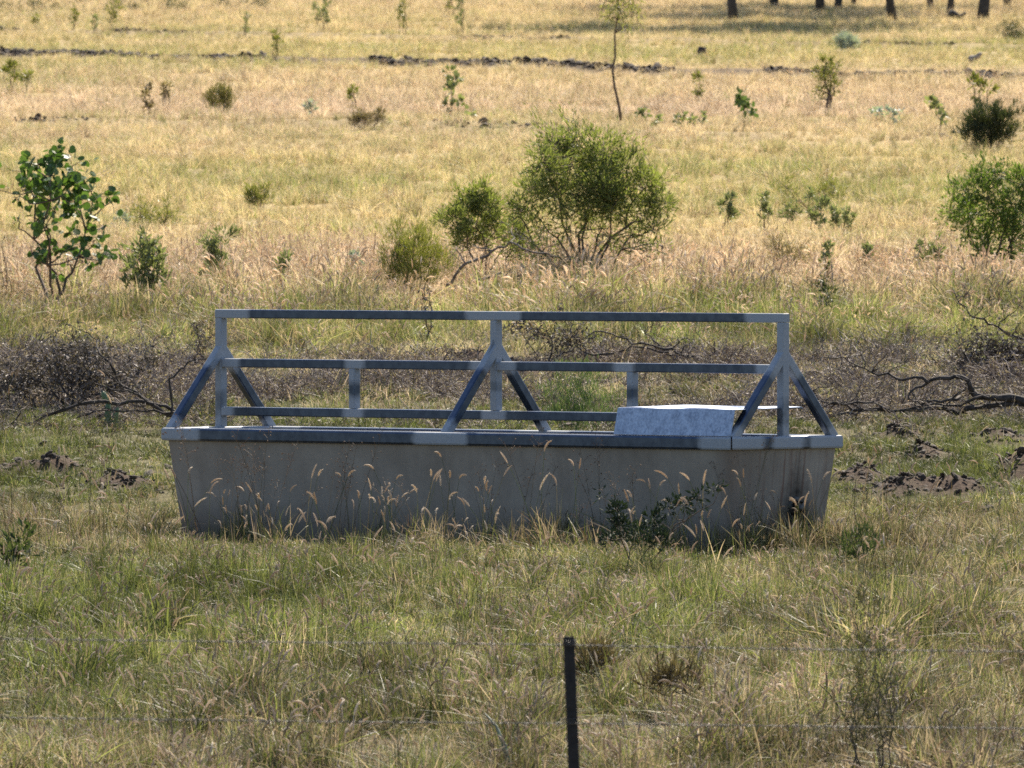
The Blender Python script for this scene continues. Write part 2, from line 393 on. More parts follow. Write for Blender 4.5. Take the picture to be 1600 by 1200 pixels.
# ------------------------------------------------------------------ ground: one sheet out to the horizon
def build_ground():
    xs = np.concatenate([-np.geomspace(900, 9.2, 26), np.arange(-9, 9.001, .11), np.geomspace(9.2, 900, 26)])
    ds = np.concatenate([np.arange(-60, 40, 5), np.arange(40, 54, .5), np.arange(54, 110, .11), np.geomspace(110, 245, 420), np.geomspace(247, 2400, 40)])
    X, Dm = np.meshgrid(xs, ds)
    Z = zg(X, Dm)
    V = np.stack([X, Dm, Z], -1).reshape(-1, 3); nx = len(xs); ny = len(ds)
    i = np.arange((ny - 1) * nx).reshape(ny - 1, nx)[:, :-1].ravel()
    F = np.stack([i, i + 1, i + nx + 1, i + nx], 1)
    me = bpy.data.meshes.new('ground')
    me.vertices.add(len(V)); me.vertices.foreach_set('co', V.ravel())
    me.loops.add(F.size); me.loops.foreach_set('vertex_index', F.ravel())
    me.polygons.add(len(F)); me.polygons.foreach_set('loop_start', np.arange(len(F)) * 4); me.polygons.foreach_set('loop_total', np.full(len(F), 4))
    me.polygons.foreach_set('use_smooth', np.ones(len(F), dtype=bool))
    me.update(calc_edges=True)
    g, p, h, s, y, px = fields(X.ravel(), np.maximum(Dm.ravel(), 20))
    a = me.attributes.new('v', 'FLOAT', 'POINT'); a.data.foreach_set('value', g.astype(np.float32))
    a = me.attributes.new('soil', 'FLOAT', 'POINT'); a.data.foreach_set('value', soil_shade_mask(X.ravel(), Dm.ravel()).astype(np.float32))
    a = me.attributes.new('open', 'FLOAT', 'POINT'); a.data.foreach_set('value', np.clip((560 - y) / 60, 0, 1).astype(np.float32))
    me.materials.append(M_GROUND)
    o = bpy.data.objects.new('ground', me); COL.objects.link(o)
    tag(o, kind='structure')
build_ground()

# ------------------------------------------------------------------ the trough
def bar(mb, p0, p1, w, h, up, patches=(), r=.006, step=.03, base=0.0):
    """rounded rectangular tube from p0 to p1; w across, h along up; patches = (centre, half length) in metres along it"""
    p0 = Vector(p0); p1 = Vector(p1); ax = (p1 - p0); Ln = ax.length; ax.normalize()
    up = Vector(up); sd_ = ax.cross(up).normalized(); up = sd_.cross(ax).normalized()
    prof_ = []
    for cx, cy, a0 in ((1, 1, 0), (-1, 1, 90), (-1, -1, 180), (1, -1, 270)):
        for k in range(3):
            a = R(a0 + 45 * k)
            prof_.append((cx * (w / 2 - r) + r * math.cos(a), cy * (h / 2 - r) + r * math.sin(a)))
    ts = [0.0, .004] + list(np.arange(step, Ln - step * .5, step)) + [Ln - .004, Ln]
    V = []; A = []; n = len(prof_)
    for i, t in enumerate(ts):
        k = 0.93 if i in (0, len(ts) - 1) else 1.0
        for (a, b) in prof_:
            V.append(p0 + ax * t + sd_ * a * k + up * b * k)
            val = base
            for c, hw in patches:
                val = max(val, min(1, max(0, 1 - (abs(t - c) - hw) / .09)))
            A.append(val)
    F = []
    for i in range(len(ts) - 1):
        for k in range(n):
            k2 = (k + 1) % n
            F.append((i * n + k, i * n + k2, (i + 1) * n + k2, (i + 1) * n + k))
    F.append(tuple(range(n - 1, -1, -1))); F.append(tuple((len(ts) - 1) * n + k for k in range(n)))
    mb.add([tuple(v) for v in V], F, A)

def build_trough():
    t = empty('cattle_trough', (TC.x, TC.y, 0), R(-45))
    tag(t, 'long grey concrete cattle trough with galvanised steel guard frame standing in the paddock', 'trough')
    hx, hy = TL / 2, TW / 2
    RH = .072
    # basin: tapered, hollow, softened edges
    bm = bmesh.new()
    def ring(ix, z): return [bm.verts.new((sx * (hx - ix), sy * (hy - ix), z)) for sx, sy in ((-1, -1), (1, -1), (1, 1), (-1, 1))]
    o0 = ring(.092, -.03); o1 = ring(.020, TZ - .012); i1 = ring(.095, TZ - .012); i0 = ring(.15, .11)
    bm.faces.new(list(reversed(o0)))
    for a, b in ((o0, o1), (o1, i1), (i1, i0)):
        for k in range(4): bm.faces.new((a[k], a[(k + 1) % 4], b[(k + 1) % 4], b[k]))
    bm.faces.new(i0)
    es = [e for e in bm.edges if abs(e.verts[0].co.z - e.verts[1].co.z) > .1]
    bmesh.ops.bevel(bm, geom=es, offset=.018, segments=3, affect='EDGES', profile=.5)
    bmesh.ops.recalc_face_normals(bm, faces=bm.faces)
    me = bpy.data.meshes.new('basin'); bm.to_mesh(me); bm.free(); me.materials.append(M_CONC)
    b = bpy.data.objects.new('basin', me); COL.objects.link(b); b.parent = t
    # water low in the basin
    wm, N, L, out = newmat('still_water'); p = N.new('ShaderNodeBsdfPrincipled'); p.inputs['Base Color'].default_value = (.02, .025, .02, 1)
    p.inputs['Roughness'].default_value = .06; L.new(p.outputs[0], out.inputs[0])
    # steel capping: four rails, gaps at the corners
    zc = TZ - RH / 2; w = .085
    def part(name, p0, p1, ww, hh, up, patches=(), r=.006, base=0.0):
        mb = MB(); bar(mb, p0, p1, ww, hh, up, patches, r, base=base); return mb.build(name, M_STEEL, t)
    def rim(p0, p1, patches):
        """one capping rail, its ends cut at 45 degrees so that the corners meet with an open seam"""
        o = part('rim_rail', p0, p1, w, RH, (0, 0, 1), patches, .012)
        a = Vector(p0); ax = (Vector(p1) - a); Ln = ax.length; ax.normalize(); inw = Vector((-a.x if abs(ax.x) < .5 else 0, -a.y if abs(ax.y) < .5 else 0, 0)).normalized()
        for v in o.data.vertices:
            t_ = (v.co - a).dot(ax); dpt = (v.co - a).dot(inw) + w / 2
            if t_ < .01: v.co += ax * dpt
            elif t_ > Ln - .01: v.co -= ax * dpt
            elif t_ < dpt + .01: v.co += ax * (dpt + .01 - t_)
            elif t_ > Ln - dpt - .01: v.co -= ax * (t_ - Ln + dpt + .01)
    for sy in (-1, 1): rim((-hx + .003, sy * (hy - w / 2), zc), (hx - .005, sy * (hy - w / 2), zc), [(.12, .14), (hx, .16), (TL - .09, .11)])
    for sx in (1, -1): rim((sx * (hx - w / 2 + .001), -hy + .005, zc + .001), (sx * (hx - w / 2 + .001), hy - .003, zc + .001), [(.10, .10), (TW / 2, .07), (TW - .12, .10)])
    S = .05; ZT = 1.307; ZM = 1.03; ZL = .758; ex = hx - .036
    # posts
    for x in (-ex, ex):
        part('post', (x, 0, TZ - .01), (x, 0, ZT - S - .0005), S, S, (1, 0, 0), [(ZM - TZ, .13), (ZT - TZ - .05, .15), (.0, .03)], base=.45)
    part('post', (0, 0, ZL + .0005), (0, 0, ZT - S - .0005), S, S, (1, 0, 0), [(ZT - ZL, .16), (ZM - ZL, .07), (.03, .04)], base=.4)
    # rails
    part('top_rail', (-hx + .010, 0, ZT - S / 2), (hx - .010, 0, ZT - S / 2), S, S, (0, 0, 1), [(.1, .13), (hx - .01, .17), (TL - .12, .14)])
    for a, c in ((-ex + S / 2 + .0005, -S / 2 - .0005), (S / 2 + .0005, ex - S / 2 - .0005)):
        part('middle_rail', (a, 0, ZM - S / 2), (c, 0, ZM - S / 2), S - .003, S, (0, 0, 1), [(.03, .07), (c - a - .04, .07), ((c - a) * (.50 if a < 0 else .46), .03)])
    xl1 = hx - .95
    part('lower_rail', (-ex + S / 2 + .0005, 0, ZL - S / 2), (xl1, 0, ZL - S / 2), S, S, (0, 0, 1), [(.0, .05), (ex - S / 2, .05), (ex / 2 - .03, .03)])
    for x in (-1.12, 1.055):
        part('strut', (x, 0, ZL + .0005), (x, 0, ZM - S - .0005), S, S - .004, (1, 0, 0), [(.0, .02), (ZM - ZL - .05, .03)])
    # braces
    for x in (-ex, -.0, ex):
        zt = 1.075 if x == 0 else 1.05
        for s in (-1, 1):
            part('brace', (x, s * (hy - .045), TZ - .012), (x, s * .004, zt + .036), S, S - .001, (1, 0, 0), [(.0, .03), (.56, .07)], base=.12)
    for s in (-1, 1):     # gusset plates at the middle apex
        mb = MB(); y0 = s * .0253
        for yy in ((0.0,)):
            P = [(-.004, s * .025, 1.035), (.004, s * .025, 1.035), (.004, s * .085, 1.035), (-.004, s * .085, 1.035),
                 (-.004, s * .025, 1.15), (.004, s * .025, 1.15), (.004, s * .03, 1.15), (-.004, s * .03, 1.15)]
            mb.add(P, [(3, 2, 1, 0), (4, 5, 6, 7), (0, 1, 5, 4), (1, 2, 6, 5), (2, 3, 7, 6), (3, 0, 4, 7)], 1.0)
        mb.build('gusset', M_STEEL, t)
    # float valve cover: one bent sheet, open at the ends
    prof_ = [(-hy + .075, TZ + .004), (-hy + .030, TZ + .004), (-hy + .062, TZ + .146), (-hy + .072, TZ + .150), (hy - .30, TZ + .155), (hy - .29, TZ + .1545), (hy - .282, TZ + .149)]
    P = np.array(prof_); th = .0035
    dv = np.gradient(P, axis=0); dv /= np.linalg.norm(dv, axis=1)[:, None]
    nrm = np.stack([-dv[:, 1], dv[:, 0]], 1); Q = P - nrm * th
    mb = MB(); x0, x1 = hx - .92, hx - .035; nx = 16; n = len(P); V = []; F = []
    rng = np.random.default_rng(5)
    for i in range(nx + 1):
        x = x0 + (x1 - x0) * i / nx
        wob = np.array([0, 0, .0, .003 * math.sin(i * .7), .004 * math.sin(i * .5 + 1), .002, 0])
        for (yy, zz), dz in zip(P, wob): V.append((x, yy, zz + dz))
        for (yy, zz), dz in zip(Q, wob): V.append((x, yy, zz + dz))
    st = 2 * n
    for i in range(nx):
        for k in range(n - 1):
            a = i * st + k; F.append((a, a + st, a + st + 1, a + 1))
            a += n; F.append((a, a + 1, a + st + 1, a + st))
        for k in (0, n - 1):
            a = i * st + k; F.append((a, a + n, a + n + st, a + st) if k == 0 else (a, a + st, a + st + n, a + n))
    for i in (0, nx):
        for k in range(n - 1):
            a = i * st + k; F.append((a, a + 1, a + n + 1, a + n))
    mb.add(V, F); c = mb.build('float_cover', M_SHEET, t)
    # outlet stub low on the near end
    zo = .265; xo = hx - .02 - .072 * (TZ - zo) / TZ; yo = .115
    mb = MB(); tube(mb, [(xo - .03, yo, zo + .004), (xo + .012, yo, zo), (xo + .014, yo, zo)], [.05, .05, .03], 14)
    tube(mb, [(xo + .01, yo, zo), (xo + .05, yo, zo - .004), (xo + .052, yo, zo - .004), (xo + .052, yo, zo - .004)], [.028, .028, .033, .02], 14)
    mb.build('outlet', M_FITTING, t, True)
    mb = MB(); mb.add([(-hx + .15, -hy + .15, .3), (hx - .15, -hy + .15, .3), (hx - .15, hy - .15, .3), (-hx + .15, hy - .15, .3)], [(0, 1, 2, 3)])
    # keep the water inside the sloping walls
    o = mb.build('water', wm, t)
build_trough()

# ------------------------------------------------------------------ fence in front: one star picket, two barbed wires
def build_fence():
    D = 45.0; s = FPX / D
    def P(px, py): return ((px - 800) / FPX * D, (HOR - py) / FPX * D + EYE)
    xt, zt = P(888, 995); xb, zb = P(896, 1200)
    gz = zg1(xb, D) - .3
    t = empty('wire_fence', (xb, D, zg1(xb, D)))
    tag(t, 'wire fence of one dark steel picket and two barbed strands in the foreground', 'fence')
    k = (zt - gz) / (zt - zb); xg = xt + (xb - xt) * k
    mb = MB()
    # star section: three fins
    sec = []
    for a in (100, 220, 340):
        for da, r in ((-60, .006), (-6, .0215), (6, .0215)):
            sec.append((r * math.cos(R(a + da)), r * math.sin(R(a + da))))
    V = []; zs = [gz, -.4, 0, .2, .4, zt - .006, zt]
    for i, z in enumerate(zs):
        q = (z - gz) / (zt - gz); x = xg + (xt - xg) * q; sc_ = .9 if i == len(zs) - 1 else 1
        for a, b in sec: V.append((x + a * sc_, D + b * sc_, z))
    n = len(sec); F = []
    for i in range(len(zs) - 1):
        for k2 in range(n): F.append((i * n + k2, i * n + (k2 + 1) % n, (i + 1) * n + (k2 + 1) % n, (i + 1) * n + k2))
    F.append(tuple(range(n - 1, -1, -1))); F.append(tuple((len(zs) - 1) * n + k2 for k2 in range(n)))
    off = Vector(t.location)
    mb.add([(v[0] - off.x, v[1] - off.y, v[2] - off.z) for v in V], F); mb.build('post', M_RUSTY, t)
    for zz_ in (P(888, 1007)[1], P(892, 1130)[1]):
        a = np.linspace(0, 2 * math.pi * 2.2, 40); mb = MB()
        tube(mb, np.stack([xt + .003 - off.x + .023 * np.cos(a), D - off.y + .025 * np.sin(a), zz_ - off.z + a * .0012], 1), .0013, 5); mb.build('wire_tie', M_WIRE, t)
    for pts in ([(-1400, 975), (0, 998), (400, 1003), (885, 1007), (1000, 1010), (1300, 1015), (1600, 1018), (3000, 1020)],
                [(-1400, 1100), (0, 1121), (400, 1126), (700, 1129), (892, 1130), (1200, 1134), (1600, 1138), (3000, 1142)]):
        xs, zs_ = zip(*[P(*p) for p in pts])
        xx = np.arange(xs[0], xs[-1], .012); zz = np.interp(xx, xs, zs_)
        ker = np.ones(41) / 41; zz = np.convolve(np.pad(zz, 20, mode='edge'), ker, mode='valid')
        mb = MB(); yy = D - .024
        for ph in (0, math.pi):
            a = xx * 2 * math.pi / .09 + ph
            tube(mb, np.stack([xx - off.x, yy + .0018 * np.cos(a) - off.y, zz + .0018 * np.sin(a) - off.z], 1), .0013, 5)
        rng = np.random.default_rng(3)
        for xb_ in np.arange(xs[0] + .05, xs[-1], .11):
            zb_ = float(np.interp(xb_, xx, zz))
            for q in range(2):
                a = rng.uniform(0, 6.28); dz = math.sin(a) * .014; dy = math.cos(a) * .014
                tube(mb, [(xb_ - .003 - off.x, yy - dy - off.y, zb_ - dz - off.z), (xb_ - off.x, yy - off.y, zb_ - off.z), (xb_ + .004 - off.x, yy + dy - off.y, zb_ + dz - off.z)], [.0005, .0016, .0005], 5)
        mb.build('barbed_wire', M_WIRE, t)
build_fence()

# ------------------------------------------------------------------ grasses: prototypes and scatter
def blades(mb, rng, n, h0, h1, spread, lean, curve, w, m=0, flat=0.0):
    """n curved tapering blades"""
    segs = 4; t = np.linspace(0, 1, segs + 1)
    for _ in range(n):
        az = rng.uniform(0, 2 * math.pi); r = spread * math.sqrt(rng.uniform(0, 1)); ba = rng.uniform(0, 2 * math.pi)
        h = rng.uniform(h0, h1); le = min(abs(rng.normal(0, lean)), 1.0); cu = min(abs(rng.normal(0, curve)), 1.0)
        dh = np.array([math.cos(az), math.sin(az)]); sdv = np.array([-dh[1], dh[0]])
        hor = h * (le * t + cu * t ** 2)
        z = h * (t - .45 * cu * t ** 2.4) * (1 - flat) + .01
        ww = w * rng.uniform(.6, 1.3) * (1 - t ** 1.6 * .93) / 2
        tw = rng.uniform(-1, 1)
        V = []
        for i in range(len(t)):
            p = np.array([math.cos(ba) * r, math.sin(ba) * r]) + dh * hor[i]
            V.append((p[0] - sdv[0] * ww[i], p[1] - sdv[1] * ww[i], z[i] - tw * ww[i])); V.append((p[0] + sdv[0] * ww[i], p[1] + sdv[1] * ww[i], z[i] + tw * ww[i]))
        mb.add(V, [(2 * i, 2 * i + 1, 2 * i + 3, 2 * i + 2) for i in range(segs)], rng.uniform(0, 1), m)
def stems(mb, rng, n, h0, h1, spread, head=.09, hw=.0062, m_head=1, nod=.5, airy=False):
    for _ in range(n):
        az = rng.uniform(0, 2 * math.pi); r = spread * math.sqrt(rng.uniform(0, 1)); ba = rng.uniform(0, 2 * math.pi)
        h = rng.uniform(h0, h1); le = abs(rng.normal(0, .22)); cu = abs(rng.normal(.08, .12))
        dh = np.array([math.cos(az), math.sin(az)])
        t = np.linspace(0, 1, 6)
        P = np.stack([math.cos(ba) * r + dh[0] * h * (le * t + cu * t ** 2), math.sin(ba) * r + dh[1] * h * (le * t + cu * t ** 2), h * (t - .2 * cu * t ** 2)], 1)
        v = rng.uniform(0.25, 1)
        tube(mb, P, np.linspace(.0016, .0009, 6), 3, v, 0)
        d0 = P[-1] - P[-2]; d0 /= np.linalg.norm(d0); q = P[-1].copy(); nod = .9 if not airy else nod
        if airy:
            for k in range(rng.integers(7, 13)):
                tt = rng.uniform(.62, 1.0); b0 = np.array([np.interp(tt, t, P[:, j]) for j in range(3)])
                a = rng.uniform(0, 6.28); ln = rng.uniform(.03, .10)
                b1 = b0 + np.array([math.cos(a) * ln * .6, math.sin(a) * ln * .6, ln * rng.uniform(.2, .9)])
                tube(mb, [b0, b1], [.0007, .0006], 3, v, m_head)
                tube(mb, [b1, b1 + (b1 - b0) * .12 + np.array([0, 0, -.004]), b1 + np.array([0, 0, -.014]) + (b1 - b0) * .25], [.001, .0042, .001], 4, rng.uniform(0, 1), m_head)
            continue
        hl = head * rng.uniform(.7, 1.3); nk = 6; pts = [q.copy()]
        g = nod * rng.uniform(.1, 1.2)
        for k in range(nk):
            d0 = d0 + np.array([dh[0] * .12 * g, dh[1] * .12 * g, -.22 * g]); d0 /= np.linalg.norm(d0)
            q = q + d0 * hl / nk; pts.append(q.copy())
        pts = np.array(pts); sv = rng.uniform(0, 1)
        tube(mb, pts, np.array([.25, .8, 1, 1, .9, .65, .15]) * hw, 5, sv, m_head)
        for k in range(26):     # bristles
            tt = rng.uniform(.05, .95) * nk; i = int(tt); b0 = pts[i] * (1 - tt + i) + pts[min(i + 1, nk)] * (tt - i)
            dd = rng.normal(0, 1, 3); dd /= np.linalg.norm(dd); dd = dd * .8 + d0 * .6
            e = b0 + dd * hw * rng.uniform(1.6, 2.8); sdv = np.cross(dd, d0 + .01); sdv /= np.linalg.norm(sdv) + 1e-6
            mb.add([b0 - sdv * .0009, b0 + sdv * .0009, e], [(0, 1, 2)], min(1, sv + .15), m_head)

PROTO = bpy.data.collections.new('grass_kinds')
KIND = {}
def proto(kind, fn, cnt, seed, mats):
    for i in range(cnt):
        rng = np.random.default_rng(seed + i); mb = MB(); fn(mb, rng)
        me = mb.mesh('grass_kind', mats)
        o = bpy.data.objects.new('kind_%03d' % len(PROTO.objects), me)
        KIND.setdefault(kind, []).append(len(PROTO.objects)); PROTO.objects.link(o)
GM = [M_BLADE, M_SEED, M_NATAL]
proto('up', lambda mb, r: blades(mb, r, 40, .14, .36, .075, .28, .3, .0072), 4, 100, GM)
proto('mess', lambda mb, r: (blades(mb, r, 28, .10, .30, .10, .5, .8, .007), blades(mb, r, 8, .08, .2, .12, .9, .5, .006)), 5, 200, GM)
proto('seed', lambda mb, r: (stems(mb, r, 8, .20, .42, .10), blades(mb, r, 18, .10, .28, .08, .35, .4, .0048)), 5, 300, GM)
proto('short', lambda mb, r: blades(mb, r, 34, .05, .12, .12, .5, .5, .0065), 4, 400, GM)
proto('airy', lambda mb, r: (stems(mb, r, 4, .45, .75, .08, m_head=2, airy=True), blades(mb, r, 8, .12, .3, .06, .3, .3, .0045)), 5, 500, GM)
proto('litter', lambda mb, r: blades(mb, r, 26, .03, .075, .13, 1.0, .5, .005, 0, .6), 4, 600, GM)
proto('stem', lambda mb, r: (stems(mb, r, 3, .32, .5, .07, head=.07, hw=.0045), blades(mb, r, 6, .1, .25, .05, .3, .3, .0045)), 4, 700, GM)

def gn_instancer(name, pts, idx, rot, scl, tint, coll):
    me = bpy.data.meshes.new(name); me.vertices.add(len(pts)); me.vertices.foreach_set('co', np.asarray(pts, np.float32).ravel())
    a = me.attributes.new('idx', 'INT', 'POINT'); a.data.foreach_set('value', np.asarray(idx, np.int32))
    a = me.attributes.new('rot', 'FLOAT_VECTOR', 'POINT'); a.data.foreach_set('vector', np.asarray(rot, np.float32).ravel())
    a = me.attributes.new('scl', 'FLOAT_VECTOR', 'POINT'); a.data.foreach_set('vector', np.asarray(scl, np.float32).ravel())
    a = me.attributes.new('tint', 'FLOAT_VECTOR', 'POINT'); a.data.foreach_set('vector', np.asarray(tint, np.float32).ravel())
    me.update()
    o = bpy.data.objects.new(name, me); COL.objects.link(o)
    ng = bpy.data.node_groups.new(name, 'GeometryNodeTree')
    ng.interface.new_socket('Geometry', in_out='INPUT', socket_type='NodeSocketGeometry')
    ng.interface.new_socket('Geometry', in_out='OUTPUT', socket_type='NodeSocketGeometry')
    N = ng.nodes; L = ng.links
    gi = N.new('NodeGroupInput'); go = N.new('NodeGroupOutput')
    ip = N.new('GeometryNodeInstanceOnPoints'); ci = N.new('GeometryNodeCollectionInfo')
    ci.inputs['Collection'].default_value = coll; ci.inputs['Separate Children'].default_value = True; ci.inputs['Reset Children'].default_value = True
    ip.inputs['Pick Instance'].default_value = True
    def na(n, t):
        q = N.new('GeometryNodeInputNamedAttribute'); q.data_type = t; q.inputs['Name'].default_value = n; return q.outputs['Attribute']
    L.new(gi.outputs[0], ip.inputs['Points']); L.new(ci.outputs[0], ip.inputs['Instance'])
    L.new(na('idx', 'INT'), ip.inputs['Instance Index']); L.new(na('scl', 'FLOAT_VECTOR'), ip.inputs['Scale'])
    er = N.new('FunctionNodeEulerToRotation'); L.new(na('rot', 'FLOAT_VECTOR'), er.inputs[0]); L.new(er.outputs[0], ip.inputs['Rotation'])
    L.new(ip.outputs[0], go.inputs[0])
    md = o.modifiers.new('scatter', 'NODES'); md.node_group = ng
    return o

def scatter_grass():
    rng = np.random.default_rng(11)
    PT = []; IX = []; RO = []; SC = []; TI = []
    def put(x, d, kind, s, tint, tilt=.12):
        n = len(x)
        if not n: return
        z = zg(x, d) - .008
        k = np.array(KIND[kind])
        PT.append(np.stack([x, d, z], 1)); IX.append(k[rng.integers(0, len(k), n)])
        RO.append(np.stack([rng.normal(0, tilt, n), rng.normal(0, tilt, n), rng.uniform(0, 6.283, n)], 1))
        s = np.asarray(s); SC.append(np.stack([s * rng.uniform(.9, 1.15, n), s * rng.uniform(.9, 1.15, n), s * rng.uniform(.85, 1.2, n)], 1)); TI.append(tint)
    def area(d0, d1, dens, marg=1.18):
        # even density over the wedge the lens looks along, with a margin each side
        hw = lambda d: 800 / FPX * d * marg + .5
        A = (hw(d0) + hw(d1)) * (d1 - d0); n = int(A * dens)
        u = rng.uniform(0, 1, n * 2); d = d0 + (d1 - d0) * u
        keep = rng.uniform(0, 1, n * 2) < hw(d) / hw(d1); d = d[keep][:n]
        return rng.uniform(-1, 1, len(d)) * hw(d), d
    def inside(x, d, m=0.0):
        lx, ly = trough_local(x, d); return (np.abs(lx) < TL / 2 + m - .06) & (np.abs(ly) < TW / 2 + m - .06)
    def layer(d0, d1, dens, kinds, size=1.0):
        x, d = area(d0, d1, dens)
        g, p, h, s, y, px = fields(x, d); so = soil_shade_mask(x, d)
        keep = ~inside(x, d) & (rng.uniform(0, 1, len(x)) > so * .92) & ((y < 800) | (rng.uniform(0, 1, len(x)) < .55 + .8 * np.clip((fnoise(x, d * .55, .42, 61) - .3) / .3, 0, 1)))
        x, d, g, p, h, s, y = (a[keep] for a in (x, d, g, p, h, s, y))
        lx, ly = trough_local(x, d); soil_near = np.maximum(np.abs(lx) - TL / 2, np.abs(ly) - TW / 2) < .9
        # patchiness
        pt = fnoise(x, d, .9, 81)
        nb = fnoise(x, d * .5, .6, 91); b = np.where(y > 480, .15 + 1.6 * nb, .85 + .5 * nb) * rng.uniform(.65, 1.3, len(x)) * np.interp(y, [480, 560, 640, 760, 860, 1000, 1200], [1, .90, .56, .54, .64, .69, .64])
        T = np.stack([np.clip(g + rng.normal(0, .13, len(x)), 0, 1), p, b], 1)
        u = rng.uniform(0, 1, len(x))
        low = (h < .088) & (y > 480)
        for kind, sel, ref, extra in (('short', low & (u < .88), .10, 1), ('litter', low & (u >= .88), .12, 1),
                                      ('seed', ~low & (u < s * .75), .34, 1), ('stem', ~low & (u >= s * .75) & (u < s), .40, 1),
                                      ('up', ~low & (u >= s) & (u < s + (1 - s) * (.25 + .5 * T[:, 0])), .28, 1),
                                      ('mess', ~low & (u >= s + (1 - s) * (.25 + .5 * T[:, 0])), .24, 1)):
            put(x[sel], d[sel], kind, np.clip(h[sel] / ref * (.8 + .45 * pt[sel]), np.where(soil_near[sel], .25, .5 if kind == 'short' else .3), 1.4) * size, T[sel])
    layer(52, 69, 95, None); layer(69, 84, 105, None); layer(84, 98, 62, None); layer(98, 112, 45, None)
    layer(112, 150, 44, None); layer(150, 245, 28, None)
    # low litter under everything near
    x, d = area(52, 112, 26)
    g, p, h, s, y, px = fields(x, d); k = ~inside(x, d)
    k &= soil_shade_mask(x, d) < .3
    put(x[k], d[k], 'litter', rng.uniform(.6, 1.1, k.sum()) * np.clip(h[k] / .09, .35, 1), np.stack([g[k] * .5, p[k], rng.uniform(.4, 1.0, k.sum()) * np.interp(y[k], [480, 600, 660, 780, 860, 1200], [1, .5, .28, .28, .45, .5])], 1))
    # scattered taller stems through the shorter zones
    x, d = area(54, 96, 3.2); k = ~inside(x, d, .02) & (soil_shade_mask(x, d) < .3)
    g, p, h, s, y, px = fields(x, d); k &= (rng.uniform(0, 1, len(x)) < np.interp(y, [560, 600, 700, 800, 900], [.3, .2, .12, .3, .7]))
    put(x[k], d[k], 'stem', rng.uniform(.6, 1.1, k.sum()), np.stack([g[k], p[k], rng.uniform(.55, .95, k.sum())], 1))
    # grasses against the trough's long near side and round its near end
    n = 330
    lx = rng.uniform(-TL / 2 - .1, TL / 2 + .3, n); ly = -TW / 2 - .03 - np.abs(rng.normal(0, .5, n))
    n2 = 150; lx = np.concatenate([lx, TL / 2 + .03 + np.abs(rng.normal(0, .3, n2))]); ly = np.concatenate([ly, rng.uniform(-TW / 2 - .2, TW / 2 + .3, n2)])
    x = TC.x + lx * S2 + ly * S2; d = TC.y - lx * S2 + ly * S2
    kk = rng.uniform(0, 1, len(x)); g = np.clip(rng.normal(.48, .2, len(x)), 0, 1); b = rng.uniform(.25, .6, len(x))
    T = np.stack([g, rng.uniform(.2, .7, len(x)), b], 1)
    rt = np.clip((lx + .3) / 2.2, 0, 1)
    for kind, lo, hi, s0, s1 in (('up', 0, .40, .45, .9), ('mess', .40, .68, .5, .9), ('stem', .68, .75, .35, .7), ('seed', .75, .76, .4, .6), ('airy', .975, 1, .5, .85)):
        q = (kk >= lo) & (kk < hi) & (rng.uniform(0, 1, len(x)) < .16 + .7 * rt)
        put(x[q], d[q], kind, rng.uniform(s0, s1, q.sum()), T[q])
    # a loose row of tall reddish airy stems before the trough
    n = 14; lx = rng.uniform(-TL / 2, TL / 2 + .3, n); ly = -TW / 2 - rng.uniform(.15, 1.4, n)
    x = TC.x + lx * S2 + ly * S2; d = TC.y - lx * S2 + ly * S2
    put(x, d, 'airy', rng.uniform(.65, 1.0, n), np.stack([rng.uniform(.2, .6, n), rng.uniform(.3, .9, n), rng.uniform(.2, .55, n)], 1))
    o = gn_instancer('pasture_grass', np.concatenate(PT), np.concatenate(IX), np.concatenate(RO), np.concatenate(SC), np.concatenate(TI), PROTO)
    tag(o, 'dry and green pasture grass with pale seed heads covering the whole paddock', 'grass', kind='stuff')
    print('grass tufts', sum(len(p) for p in PT))
scatter_grass()

